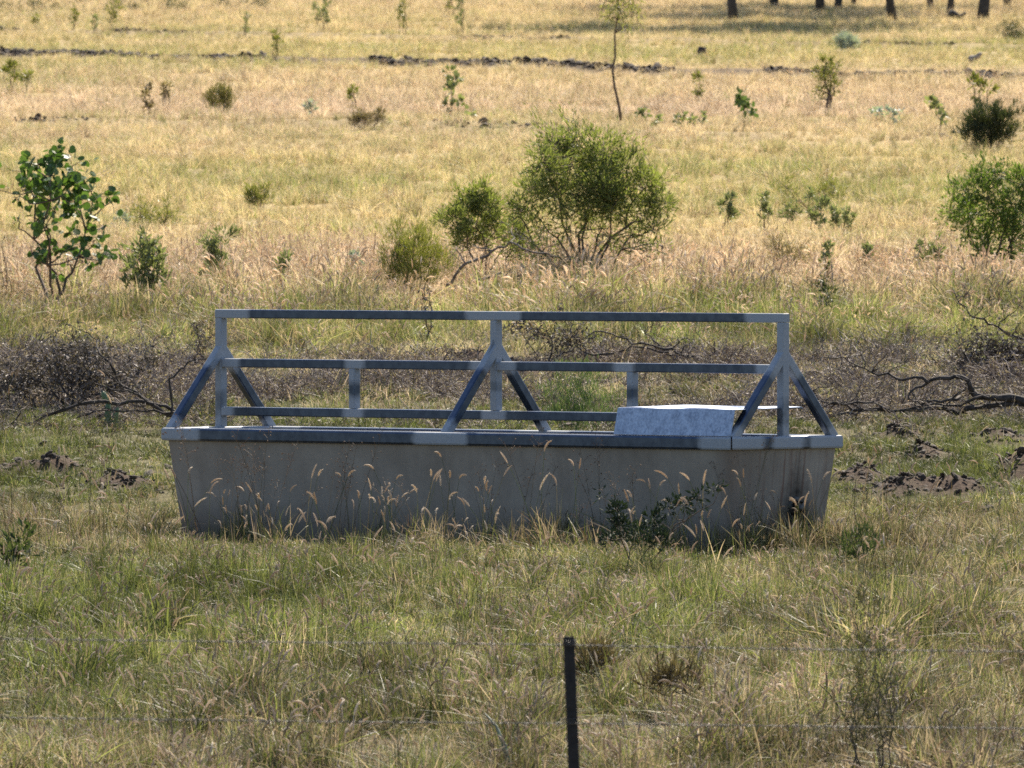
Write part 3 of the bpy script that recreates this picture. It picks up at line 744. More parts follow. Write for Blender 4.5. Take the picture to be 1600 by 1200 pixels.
# clods of turned soil and dead stubble
CL = bpy.data.collections.new('clod_kinds')
for i in range(5):
    rng = np.random.default_rng(900 + i)
    bm = bmesh.new(); bmesh.ops.create_icosphere(bm, subdivisions=2, radius=.5)
    for v in bm.verts:
        q = v.co.copy(); k = .7 + .75 * float(vnoise(q.x * 3 + i * 9, q.y * 3 + q.z * 4.1, .9, i)) + rng.normal(0, .05)
        v.co = Vector((q.x * k * 1.25, q.y * k, q.z * k * .75))
    me = bpy.data.meshes.new('clod_kind'); bm.to_mesh(me); bm.free(); me.materials.append(M_CLOD)
    CL.objects.link(bpy.data.objects.new('clod_%d' % i, me))
def scatter_clods():
    rng = np.random.default_rng(21); X = []; D = []; S = []
    for mx, md, rx, rd, h in _M:
        n = int(90 + rx * 300)
        X.append(mx + rng.normal(0, rx * .8, n)); D.append(md + rng.normal(0, rd * .8, n)); S.append(rng.gamma(2, .006, n) + .007)
    for xs, ds, h, s in _B:
        n = int(3400 * s); x = rng.uniform(-9, 9, n); k = vnoise(x, x * 0, 1.3, 35) > (.08 if s > .9 else .36); x = x[k]
        d = np.interp(x, xs, ds) - .35 + rng.normal(0, .28, len(x))
        X.append(x); D.append(d); S.append((rng.gamma(2, .011, len(x)) + .008) * (.6 + .6 * s))
    n = 240; x = rng.uniform(-4, 4, n); d = rng.uniform(78, 92, n); X.append(x); D.append(d); S.append(rng.gamma(2, .015, n) + .01)
    X = np.concatenate(X); D = np.concatenate(D); S = np.concatenate(S)
    lx, ly = trough_local(X, D); k = ~((np.abs(lx) < TL / 2 + .05) & (np.abs(ly) < TW / 2 + .05)); X, D, S = X[k], D[k], S[k]
    Z = zg(X, D) + S * .12; n = len(X)
    o = gn_instancer('soil_clods', np.stack([X, D, Z], 1), rng.integers(0, 5, n), rng.uniform(0, 6.28, (n, 3)) * np.array([.15, .15, 1]),
                     np.stack([S * 1.25, S * 1.05, S * .7], 1), np.ones((n, 3)), CL)
    tag(o, 'dark clods of turned soil along the banks and bare patches', 'soil', kind='stuff')
scatter_clods()
DB = bpy.data.collections.new('brush_kinds')
M_DEAD = mat_leaf('dead_leaf', (.075, .055, .05), (.40, .32, .285), .25, .6, .3)
for i in range(5):
    rng = np.random.default_rng(950 + i); mb = MB()
    for k in range(30):
        a = rng.uniform(0, 6.28); p0 = np.array([rng.normal(0, .08), rng.normal(0, .08), 0.0]); ln = rng.uniform(.08, .26)
        p1 = p0 + np.array([math.cos(a) * ln * .8, math.sin(a) * ln * .8, ln * rng.uniform(.05, .55)])
        P = wander(rng, p0, p1, 5, .5); tube(mb, P, np.linspace(.003, .0012, 5), 4, rng.uniform(0, 1))
        for q in range(2):
            b = P[rng.integers(1, 5)]; dd = rng.normal(0, 1, 3); dd /= np.linalg.norm(dd); e = rng.normal(0, 1, 3); e -= dd * e.dot(dd); e /= np.linalg.norm(e)
            l2 = rng.uniform(.012, .028); mb.add([b, b + dd * l2 * .5 + e * l2 * .14, b + dd * l2, b + dd * l2 * .5 - e * l2 * .14], [(0, 1, 2, 3)], rng.uniform(0, 1))
    DB.objects.link(bpy.data.objects.new('brush_%d' % i, mb.mesh('brush_kind', [M_DEAD])))
def scatter_brush():
    rng = np.random.default_rng(31); X = []; D = []
    for _ in range(22000):
        d = rng.uniform(82, 96); x = rng.uniform(-4.6, 4.6); y = float(y_at(d)); px = 800 + x / d * FPX
        w = math.exp(-((y - 605) / 42) ** 2)
        w *= 1.0 if px < 330 or 420 < px < 1300 else .7
        if rng.uniform() < w * 3.4 * max(0, float(fnoise(x, d * .7, .8, 101)) - (.42 if 330 < px < 1300 else .27)): X.append(x); D.append(d)
    X = np.array(X); D = np.array(D); n = len(X)
    s = rng.uniform(.6, 1.25, n)
    o = gn_instancer('dead_brush', np.stack([X, D, zg(X, D) - .005], 1), rng.integers(0, 5, n), np.stack([rng.normal(0, .25, n), rng.normal(0, .25, n), rng.uniform(0, 6.28, n)], 1),
                     np.stack([s, s, s], 1), np.ones((n, 3)), DB)
    tag(o, 'purplish brown mat of dead weeds and twigs behind the trough', 'dead brush', kind='stuff')
scatter_brush()

# ------------------------------------------------------------------ shrubs and saplings
def leaf(mb, rng, p, ln, w, up=.3, kind='long', v=None, dirv=None):
    d = rng.normal(0, 1, 3) if dirv is None else np.array(dirv) + rng.normal(0, .45, 3)
    d[2] += up; d /= np.linalg.norm(d)
    e = rng.normal(0, 1, 3); e -= d * e.dot(d); e /= np.linalg.norm(e) + 1e-6
    n = np.cross(d, e); v = rng.uniform(0, 1) if v is None else v
    if kind == 'long':
        mid = p + d * ln * .5 + n * ln * .08
        mb.add([p, mid + e * w / 2, p + d * ln, mid - e * w / 2], [(0, 1, 2, 3)], v)
    else:
        V = [p + d * ln * .05]; k = 7
        for i in range(1, k):
            a = math.pi * 2 * i / k; V.append(p + d * ln * (.5 - .5 * math.cos(a)) + e * w / 2 * math.sin(a) + n * ln * .06 * math.sin(a) ** 2)
        mb.add(V, [tuple(range(k))], v)

def foot(row):
    """distance at which something stands whose foot vanishes behind grass tops at this picture row"""
    d = _ds; top = _ys - .7 * np.interp(_ys, FY, FH) * FPX / d
    return float(np.interp(-row, -top, d))
def px_pt(px, py, d): return np.array([(px - 800) / FPX * d, d, EYE + (HOR - py) / FPX * d])

def plant(name, label, cat, base, clumps, leafmat, stemmat, seed, n_leaf=400, ll=.04, lw=.008, kind='long', up=.3,
          stems_n=5, rad=.014, depth=.8, group=None, twig=3, flat=1.0, base_spread=.04, per=None, straight=.35):
    """base = (px, py) of the foot; clumps = (px, py, radius px, weight): leaf masses measured at the plant's own distance"""
    rng = np.random.default_rng(seed)
    bx, by = base; D = foot(by); by = float(y_at(D)); x0 = (bx - 800) / FPX * D; z0 = zg1(x0, D); s = FPX / D
    root = empty(name, (x0, D, z0)); tag(root, label, cat, group)
    C = []
    xs = [c[0] for c in clumps]; wpx = max(xs) - min(xs) + 20
    for c in clumps:
        px, py, r, w = c
        q = np.array([(px - bx) / s, rng.normal(0, 1) * depth * wpx / s * .22, (by - py) / s + .01]); C.append((q, r / s, w))
    st = MB(); fo = MB()
    order = sorted(C, key=lambda c: -c[2] * c[0][2])
    k = max(1, min(stems_n, len(C))); mains = []
    step = max(1, len(order) // k)
    for i in range(k):
        tgt = order[(i * step) % len(order)][0]
        b0 = np.array([rng.normal(0, base_spread), rng.normal(0, base_spread), -.03])
        P = wander(rng, b0, tgt, 9, straight); P[:, 2] = np.maximum(P[:, 2], -.03)
        mains.append(P); tube(st, P, np.linspace(rad, rad * .3, 9), 6, .5)
    tw = []
    for q, r, w in C:
        M_ = mains[int(np.argmin([np.min(np.linalg.norm(P[2:] - q, axis=1)) + rng.uniform(0, .1) for P in mains]))]
        cand = [p for p in M_[1:] if p[2] < q[2] + .02]
        if not cand: cand = [M_[2]]
        p0 = cand[int(np.argmin([np.linalg.norm(p - q) + rng.uniform(0, .12) for p in cand]))]
        if np.linalg.norm(p0 - q) > .03:
            P = wander(rng, p0, q, 6, .4); tube(st, P, np.linspace(rad * .45, rad * .2, 6), 5, .5)
        for j in range(twig + int(twig * w)):
            e = q + rng.normal(0, 1, 3) * r * np.array([.75, .75, .75 * flat])
            P = wander(rng, q + rng.normal(0, .2, 3) * r, e, 4, .4); tube(st, P, np.linspace(rad * .2, rad * .1, 4), 4, .5); tw.append((e, r, w, q))
    W = sum(c[2] * c[1] ** 2 for c in C)
    for q, r, w in C:
        n = max(3, int(n_leaf * w * r * r / W)) if per is None else per
        mytw = [t_ for t_ in tw if t_[3] is q]
        cv = rng.uniform(-.25, .25)
        for j in range(n):
            if rng.uniform() < .6 and mytw:
                e = mytw[rng.integers(0, len(mytw))][0]; p = q + (e - q) * rng.uniform(.3, 1.15) + rng.normal(0, .16, 3) * r
            else:
                dv = rng.normal(0, 1, 3); dv /= np.linalg.norm(dv); p = q + dv * r * rng.uniform(.2, 1) ** .5 * np.array([1, 1, flat])
            if p[2] < .0: continue
            outd = (p - q); outd /= np.linalg.norm(outd) + 1e-6
            leaf(fo, rng, p, ll * rng.uniform(.6, 1.3), lw * rng.uniform(.7, 1.3), up, kind, min(1, max(0, rng.uniform(0, 1) * .75 + .12 + cv)), outd * .8)
    st.build('stems', stemmat, root, True); fo.build('foliage', leafmat, root)
    return root

G_ACACIA = mat_leaf('acacia_leaf', (.085, .100, .040), (.215, .24, .088), .48, .55, .35)
G_ROUND = mat_leaf('round_leaf', (.035, .068, .022), (.10, .165, .045), .35, .5, .35)
G_GREY = mat_leaf('grey_green_leaf', (.10, .115, .065), (.24, .26, .15), .35, .45, .4)
G_DARK = mat_leaf('dark_needle', (.022, .032, .016), (.075, .085, .04), .3, .5, .4)
G_OLIVE = mat_leaf('olive_leaf', (.085, .095, .028), (.21, .21, .065), .4, .45, .4)
G_BLUE = mat_leaf('blue_grey_leaf', (.20, .23, .22), (.42, .46, .45), .25, .55, .3)
G_BROWN = mat_leaf('brown_weed', (.09, .065, .045), (.24, .19, .13), .3, .55, .3)
G_FRESH = mat_leaf('fresh_herb', (.045, .075, .032), (.11, .155, .07), .35, .6, .25)

G_HERB = mat_leaf('dark_herb', (.026, .040, .020), (.075, .095, .045), .3, .6, .25)
# the big shrub and its neighbours
plant('acacia_shrub', 'large bright green rounded shrub with many bare lower stems behind the trough', 'shrub', (922, 434),
      [(a_, b_ + 13, c_, w_) for a_, b_, c_, w_ in [(868, 215, 30, 1), (905, 212, 32, .8), (945, 225, 32, 1), (850, 248, 32, 1), (893, 250, 38, 1.1), (938, 262, 38, 1.1), (948, 285, 34, 1.2), (932, 320, 30, .8), (980, 258, 34, 1),
       (1008, 285, 32, 1.2), (1030, 312, 24, 1), (835, 285, 30, .9), (870, 292, 36, 1), (915, 302, 38, 1), (960, 305, 36, 1.2), (1000, 325, 32, 1),
       (815, 318, 26, .9), (845, 335, 30, .6), (890, 345, 30, .28), (940, 350, 32, .3), (985, 360, 28, .22), (1022, 350, 24, .5), (805, 350, 24, .8),
       (820, 378, 24, .6), (850, 385, 26, .35), (1005, 385, 24, .2), (960, 392, 24, .2), (880, 395, 24, .2), (1035, 378, 16, .2)]],
      G_ACACIA, M_BARK, 1, n_leaf=13500, ll=.055, lw=.010, up=.5, stems_n=9, rad=.016, twig=7, base_spread=.10)
plant('acacia_shrub', 'small vivid green shrub just left of the large rounded shrub', 'shrub', (752, 425),
      [(750, 310, 20, 1), (728, 330, 24, 1), (762, 330, 24, 1), (712, 352, 22, .9), (745, 355, 26, 1.1), (730, 380, 20, .6), (690, 352, 12, .7), (770, 360, 18, .6), (795, 372, 20, .7), (800, 395, 20, .5)],
      G_ACACIA, M_BARK, 2, n_leaf=5200, ll=.05, lw=.010, up=.5, stems_n=5, rad=.009, twig=5)
plant('feathery_bush', 'low olive green feathery bush at the left end of the shrub group', 'bush', (640, 442),
      [(625, 365, 20, .7), (650, 375, 24, .9), (615, 395, 24, 1), (645, 405, 28, 1.1), (675, 395, 24, .9), (610, 425, 22, 1), (650, 430, 26, 1), (690, 420, 20, .7)],
      G_OLIVE, M_BARK, 3, n_leaf=5200, ll=.055, lw=.005, up=1.6, stems_n=7, rad=.006, twig=5)
plant('round_leaf_sapling', 'leaning young gum sapling with round glossy leaves at the left edge', 'sapling', (84, 456),
      [(60, 262, 20, 1), (88, 255, 22, 1), (45, 285, 20, .9), (112, 262, 20, .9), (80, 285, 24, 1.2), (130, 285, 20, 1), (105, 300, 24, 1.2), (60, 305, 22, 1),
       (150, 310, 18, 1), (172, 318, 10, 1), (35, 300, 12, .8), (85, 328, 22, 1), (120, 335, 20, 1), (140, 345, 16, .9), (52, 342, 16, .8), (158, 355, 8, .8),
       (75, 358, 14, .6), (115, 368, 14, .7), (148, 378, 14, .7), (90, 392, 14, .9), (120, 388, 14, .8), (165, 400, 12, 1), (145, 405, 12, .8), (70, 400, 14, .8),
       (105, 405, 14, .8), (132, 412, 12, .6), (60, 390, 8, .8), (26, 312, 7, 1), (26, 345, 7, 1), (2, 300, 6, 1), (52, 398, 6, .8), (88, 425, 10, .5)],
      G_ROUND, M_BARK, 4, n_leaf=680, ll=.060, lw=.056, kind='round', up=-.1, stems_n=4, rad=.015, twig=2, straight=.5, base_spread=.015)
plant('leafy_weed', 'grey green leafy plant to the right of the round leaved sapling', 'plant', (226, 462),
      [(228, 372, 10, .8), (222, 392, 16, 1), (245, 400, 14, 1), (215, 415, 18, 1), (240, 418, 18, 1.1), (222, 440, 18, 1), (243, 440, 16, .8), (205, 445, 12, .7)],
      G_GREY, M_BARK, 5, n_leaf=1100, ll=.055, lw=.02, up=.8, stems_n=6, rad=.006, twig=3)
plant('dead_stem_weed', 'thin brown leafless stem at the extreme left edge', 'weed', (4, 452),
      [(3, 378, 8, .6), (8, 400, 10, .8), (2, 425, 10, 1), (9, 440, 10, 1)], G_BROWN, M_BARK, 6, n_leaf=60, ll=.03, lw=.008, stems_n=3, rad=.006)
plant('acacia_shrub', 'dark green spreading shrub cut off by the right edge', 'shrub', (1550, 408),
      [(1530, 285, 24, .7), (1565, 278, 26, .9), (1600, 290, 30, 1), (1510, 305, 24, 1), (1545, 312, 28, 1.1), (1585, 325, 30, 1.1), (1490, 330, 22, 1), (1520, 340, 28, 1.1),
       (1560, 350, 30, 1), (1600, 355, 30, 1), (1510, 362, 22, .7), (1545, 378, 26, .8), (1585, 385, 28, .8), (1535, 398, 22, .5), (1625, 320, 28, 1), (1640, 355, 26, 1)],
      mat_leaf('deep_green_leaf', (.035, .070, .018), (.13, .18, .045), .42, .55, .35), M_BARK, 7, n_leaf=6500, ll=.05, lw=.012, up=.3, stems_n=7, rad=.012, twig=5, base_spread=.08)
# background shrubs
plant('round_bush', 'dark dense dome shaped bush near the right edge in the far pasture', 'bush', (1545, 223),
      [(1545, 180, 18, 1), (1522, 192, 18, 1.2), (1568, 192, 18, 1.2), (1545, 200, 24, 1.4), (1515, 208, 14, 1.2), (1575, 208, 14, 1.2), (1545, 214, 24, 1.2), (1530, 178, 10, .8), (1562, 178, 10, .8)],
      G_DARK, M_BARK, 8, n_leaf=5200, ll=.07, lw=.008, up=1.3, stems_n=8, rad=.010, twig=4)
plant('round_bush', 'small olive rounded bush in the upper left pasture', 'bush', (344, 175),
      [(344, 142, 12, 1), (332, 150, 10, 1), (355, 150, 10, 1), (344, 160, 14, 1.2), (330, 164, 9, .9), (357, 163, 9, .9)],
      mat_leaf('olive_brown_leaf', (.055, .055, .020), (.16, .14, .05), .35, .5, .4), M_BARK, 9, n_leaf=1700, ll=.06, lw=.006, up=1.5, stems_n=6, rad=.006, twig=4)
plant('slender_sapling', 'tall slender sapling with wispy pale crown near the top centre', 'sapling', (972, 186),
      [(968, 8, 26, 1), (985, 20, 20, .8), (955, 25, 16, .8), (972, 35, 18, .6), (962, -15, 24, 1), (990, -5, 20, 1), (975, -35, 22, 1), (946, 0, 16, .5), (998, 35, 10, .3)],
      mat_leaf('pale_olive_leaf', (.13, .14, .06), (.27, .27, .11), .45, .5, .3), M_BARK, 10, n_leaf=620, ll=.075, lw=.011, up=-.5, stems_n=1, rad=.018, twig=3, straight=.18, base_spread=.01)
plant('young_tree', 'little olive tree with forked dark trunk in the upper right pasture', 'sapling', (1286, 166),
      [(1290, 98, 9, 1), (1283, 112, 10, 1), (1297, 112, 10, 1), (1290, 124, 12, 1), (1303, 135, 8, .8), (1278, 140, 7, .5), (1299, 148, 8, .4), (1280, 152, 7, .4)],
      G_OLIVE, M_BARK, 11, n_leaf=520, ll=.07, lw=.014, up=.5, stems_n=4, rad=.02, twig=2)
plant('leafy_sprout', 'sparse dangling leafy sprout right of the small olive bush in the far pasture', 'sapling', (712, 181),
      [(703, 112, 8, 1), (712, 125, 8, 1), (698, 138, 8, .9), (708, 150, 9, 1), (718, 160, 8, .9), (703, 165, 7, .8), (735, 176, 7, .5)],
      G_GREY, M_BARK, 12, n_leaf=130, ll=.06, lw=.04, kind='round', stems_n=3, rad=.006, twig=1)
plant('leafy_sprout', 'thin sprout with two leaf tufts left of the little olive tree', 'sapling', (1163, 203),
      [(1163, 148, 4, .5), (1157, 160, 8, 1.2), (1162, 168, 6, .8), (1168, 178, 8, 1), (1174, 180, 6, .7)], G_FRESH, M_BARK, 13, n_leaf=90, ll=.06, lw=.04, kind='round', stems_n=2, rad=.005, twig=1)
plant('leafy_sprout', 'yellowish forked sprout just behind the dark dome bush', 'sapling', (1530, 172),
      [(1522, 130, 9, 1), (1532, 134, 8, .8), (1545, 138, 7, .7), (1523, 150, 6, .5)], G_OLIVE, M_BARK, 14, n_leaf=150, ll=.07, lw=.03, stems_n=3, rad=.012, twig=1)
plant('leafy_sprout', 'grey leaved sprout left of the dark dome bush', 'sapling', (1468, 208),
      [(1455, 165, 6, 1), (1462, 172, 6, 1), (1470, 182, 6, .6), (1474, 190, 5, .4)], G_GREY, M_BARK, 15, n_leaf=80, ll=.06, lw=.04, kind='round', stems_n=2, rad=.006, twig=1)
plant('broadleaf_weed', 'low pale leaved weed patch between the little olive tree and the dark dome bush', 'weed', (1388, 193),
      [(1366, 176, 6, 1), (1378, 180, 6, 1), (1392, 180, 6, 1), (1405, 180, 7, 1.1)], G_BLUE, M_BARK, 16, n_leaf=90, ll=.055, lw=.03, kind='round', stems_n=4, rad=.004, twig=1)
plant('broadleaf_weed', 'low scattered green weeds right of the slender sapling foot', 'weed', (1075, 198),
      [(1058, 186, 6, 1), (1068, 182, 6, 1), (1082, 186, 6, 1), (1096, 182, 7, 1)], G_GREY, M_BARK, 17, n_leaf=90, ll=.055, lw=.03, kind='round', stems_n=4, rad=.004, twig=1)
plant('broadleaf_weed', 'small green weed close beside the slender sapling foot', 'weed', (1012, 201),
      [(1000, 180, 5, 1), (1010, 184, 6, 1), (1020, 194, 6, 1)], G_GREY, M_BARK, 18, n_leaf=60, ll=.055, lw=.03, kind='round', stems_n=3, rad=.004, twig=1)
plant('grey_shrub', 'low blue grey domed shrub below the far tree trunks', 'bush', (1323, 76),
      [(1312, 66, 7, 1), (1322, 62, 8, 1), (1334, 66, 7, 1), (1323, 70, 9, 1)], G_BLUE, M_BARK, 19, n_leaf=900, ll=.08, lw=.012, up=.9, stems_n=5, rad=.006, twig=2)
# scattered small plants: (px, base row, top row, half width px, leaf, label)
SMALL = [
 (118, 42, 20, 6, G_OLIVE, 'thin upright shrublet second from the left along the top left pasture'),
 (56, 40, 24, 5, G_OLIVE, 'faint thin shrublet leftmost along the top left pasture'),
 (148, 48, 30, 4, G_GREY, 'narrow grey shrublet by the dark bank in the top left corner'),
 (175, 38, 4, 9, G_OLIVE, 'tallest open shrublet at the top left edge of the picture'),
 (385, 50, 24, 4, G_GREY, 'single narrow shrublet alone on the top pasture above the small olive bush'),
 (497, 38, 10, 6, G_GREY, 'left one of two narrow shrublets standing close together at the top'),
 (510, 46, 10, 6, G_GREY, 'right and taller one of two narrow shrublets close together at the top'),
 (432, 93, 58, 5, G_OLIVE, 'narrow shrublet standing just above the long dark soil bank'),
 (630, 48, 2, 6, G_OLIVE, 'thin tree seedling touching the top edge left of the centre'),
 (722, 42, -2, 7, G_GREY, 'dark narrow seedling touching the top edge near the centre'),
 (707, 20, -6, 8, G_OLIVE, 'pale bushy seedling beside the dark narrow one at the top edge'),
 (230, 172, 134, 5, G_BROWN, 'brown leafless weed left of the small olive bush'),
 (258, 155, 130, 6, G_BROWN, 'small brown twiggy weed nearest to the small olive bush on its left'),
 (16, 132, 102, 9, G_OLIVE, 'olive weed below the dark bank at the far left edge'),
 (42, 130, 116, 7, G_OLIVE, 'low olive weed beside the one at the far left edge'),
 (484, 182, 166, 6, G_BLUE, 'small pale broadleaf weed in the pinkish grass left of the sparse leafy sprout'),
 (552, 156, 138, 5, G_OLIVE, 'faint olive weed between the pale weed and the sparse leafy sprout'),
 (1088, 152, 118, 5, G_OLIVE, 'thin shrublet right of the slender sapling below the soil bank'),
 (1195, 352, 312, 8, G_GREY, 'dark upright weed leftmost in front of the greenish mat on the right'),
 (1275, 352, 305, 14, G_GREY, 'dark clumpy weed in the middle of the greenish mat on the right'),
 (1306, 362, 335, 8, G_GREY, 'small weed right below the clumpy one in the greenish mat'),
 (1326, 360, 333, 8, G_GREY, 'small weed rightmost below the greenish mat'),
 (1235, 344, 322, 12, G_GREY, 'low leafy weed left of the clumpy one in the greenish mat'),
 (1136, 352, 312, 11, G_GREY, 'pale grey green weed right of the large rounded shrub'),
 (1292, 432, 388, 7, G_GREY, 'short grey green weed above the tall dark weed behind the right guard post'),
 (1355, 412, 388, 8, G_GREY, 'small grey weed between the low round bush and the right edge shrub'),
 (1445, 415, 385, 18, G_GREY, 'grey leafy weed at the left foot of the dark green right edge shrub'),
 (556, 424, 400, 8, G_BLUE, 'pale white leaved weed left of the feathery olive bush'),
 (445, 430, 408, 12, G_GREY, 'small grey green weed in the grass left of the pale weed'),
 (340, 432, 372, 22, G_GREY, 'loose grey green weed clump between the leafy plant and the trough frame'),
 (188, 352, 340, 8, G_BLUE, 'tiny pale weed above the leafy plant near the sapling'),
]
for i, (px, by, ty, hw, mat, lab) in enumerate(SMALL):
    rr = random.Random(i * 3 + 1); h = by - ty
    cl = [(px + rr.uniform(-.9, .9) * hw * (.5 if k == 5 else 1), by - h * (.16 + .165 * k + rr.uniform(-.06, .06)), hw * rr.uniform(.25, .8), rr.uniform(.2, 1.2)) for k in range(6)]
    far = by < 250
    plant('shrublet' if h > 24 else 'weed', lab, 'shrublet' if h > 24 else 'weed', (px, by + 3), cl, mat, M_BARK, 200 + i,
          n_leaf=int(26 + 1.5 * hw * h * (.35 if far else .5)) , ll=.065 if far else .045, lw=.018 if far else .013, up=.7, stems_n=3, rad=.007 if far else .005, twig=2)
# low mats
for i, (px, by, hw, h, mat, lab) in enumerate([
 (1272, 312, 70, 34, G_OLIVE, 'wide low greenish weed mat in the right middle pasture'),
 (240, 342, 38, 34, G_OLIVE, 'low soft olive bush right of the round leaved sapling crown'),
 (1230, 400, 30, 40, G_BROWN, 'low round brownish bush right of the large rounded shrub'),
 (573, 192, 28, 16, G_BROWN, 'low brown dead tuft in the pinkish upper pasture'),
 (400, 308, 26, 20, G_OLIVE, 'low olive tussock in the left middle pasture'),
 (60, 12, 90, 22, G_DARK, 'added dark low scrub standing in for far woodland shade at the extreme top left corner'),  # three scrubs from here are added to make the far woods' shade band
 (230, 10, 90, 20, G_DARK, 'added dark scrub standing in for far woodland shade along the top edge above the single narrow shrublet'),
 (380, 9, 60, 18, G_DARK, 'added dark scrub standing in for far woodland shade at the top edge left of the thin tree seedling'),
 (1580, 56, 30, 26, G_DARK, 'dark low bush under the far trunks at the right edge')]):
    rr = random.Random(i + 77)
    cl = [(px + rr.uniform(-1, 1) * hw * .8, by - h * rr.uniform(-.35, .75), h * .42, rr.uniform(.4, 1)) for k in range(13)]
    plant('low_bush', lab, 'bush', (px, by + 4), cl, mat, M_BARK, 300 + i, n_leaf=900 if by > 250 else 1300, ll=.055, lw=.006, up=.8, stems_n=6, rad=.006, twig=3)
# close to the trough
plant('fine_herb', 'soft green feathery herb standing behind the trough under the guard rail', 'herb', (905, 690),
      [(880, 590, 16, .7), (905, 585, 18, .8), (925, 600, 18, .8), (865, 620, 18, .9), (895, 625, 24, 1.1), (930, 630, 22, 1.1), (955, 635, 14, .7), (870, 655, 20, 1), (905, 658, 26, 1.1), (940, 660, 20, 1)],
      G_FRESH, G_FRESH, 20, n_leaf=2600, ll=.055, lw=.0035, up=2.2, stems_n=9, rad=.003, twig=5, base_spread=.1)
def spot(px, d): return ((px - 800) / FPX * d, d)
plant('thorny_weed', 'dark green spreading weed leaning against the front of the trough', 'weed', (1000, 884),
      [(965, 800, 14, 1), (975, 825, 18, 1.1), (1000, 838, 20, 1), (1020, 815, 16, .9), (1045, 800, 14, .9), (1068, 788, 13, .9), (1092, 778, 11, .9), (1115, 766, 9, .8), (1128, 760, 5, .6), (950, 845, 16, .7), (1030, 845, 18, .7), (940, 780, 6, .5), (940, 768, 5, .5)],
      mat_leaf('dark_bluish_leaf', (.012, .020, .015), (.04, .058, .036), .12, .7, .15), M_BARK, 21, n_leaf=900, ll=.035, lw=.012, up=.3, stems_n=4, rad=.005, twig=3, depth=.15)
plant('broadleaf_weed', 'dark broad leaved weed at the left edge beside the trough', 'weed', (28, 892),
      [(12, 862, 14, 1), (30, 850, 14, 1), (44, 838, 10, .8), (20, 878, 16, 1), (40, 868, 10, .8)],
      G_HERB, M_BARK, 22, n_leaf=120, ll=.06, lw=.024, up=.9, stems_n=5, rad=.004, twig=2)
plant('wispy_weed', 'tall dark wispy weed with bare fine branches in the right foreground', 'weed', (1356, 1215),
      [(1356, 890, 12, .8), (1352, 930, 18, .9), (1366, 955, 18, .9), (1328, 955, 14, .7), (1345, 1000, 22, .9), (1375, 1010, 20, .9), (1398, 985, 14, .7), (1330, 1040, 20, .6), (1360, 1060, 26, .9),
       (1385, 1065, 18, .9), (1400, 1050, 10, .6), (1340, 1095, 24, .8), (1372, 1105, 24, 1), (1395, 1110, 14, .6), (1355, 1145, 30, .9), (1330, 1130, 16, .5), (1390, 1150, 18, .6), (1275, 1150, 16, .3), (1245, 1140, 14, .3), (1300, 1175, 16, .4)],
      mat_leaf('wispy_leaf', (.035, .036, .024), (.12, .11, .07), .25, .55, .3), mat_bark('wispy_stem', (.03, .025, .02), (.10, .08, .06), 50), 23, n_leaf=1700, ll=.03, lw=.005, up=.8, stems_n=7, rad=.004, twig=6, depth=.6, base_spread=.03)
plant('dark_weed', 'thin dark upright weed behind the right guard post', 'weed', (1290, 492),
      [(1292, 440, 6, .7), (1286, 452, 9, 1), (1296, 462, 10, 1), (1286, 475, 9, 1)], G_DARK, M_BARK, 24, n_leaf=170, ll=.045, lw=.012, stems_n=3, rad=.005, twig=2)
plant('dark_weed', 'dark green weed growing at the foot of the near trough corner', 'weed', (1345, 888),
      [(1330, 850, 14, 1), (1350, 840, 14, .9), (1318, 872, 14, 1), (1350, 868, 16, 1), (1370, 855, 10, .7)], G_HERB, M_BARK, 25, n_leaf=420, ll=.05, lw=.007, up=1.2, stems_n=5, rad=.003, twig=3)
for k_, (px_, by_, lab_) in enumerate([(925, 1062, 'dark dead grass tussock just right of the fence picket'), (1045, 1090, 'wide dark dead grass tussock between the fence picket and the wispy weed')]):
    w_ = 22 + 18 * k_
    plant('dead_tussock', lab_, 'tussock', (px_, by_), [(px_ + dx_ * w_, by_ - dy_, 16, 1) for dx_, dy_ in ((-.8, 12), (-.3, 26), (.2, 30), (.7, 20), (0, 10), (.9, 8), (-.5, 6))],
          mat_leaf('dead_tussock_blade', (.040, .030, .022), (.15, .115, .08), .25, .6, .2), M_BARK, 80 + k_, n_leaf=520, ll=.09, lw=.006, up=1.1, stems_n=5, rad=.003, twig=2, depth=.6)
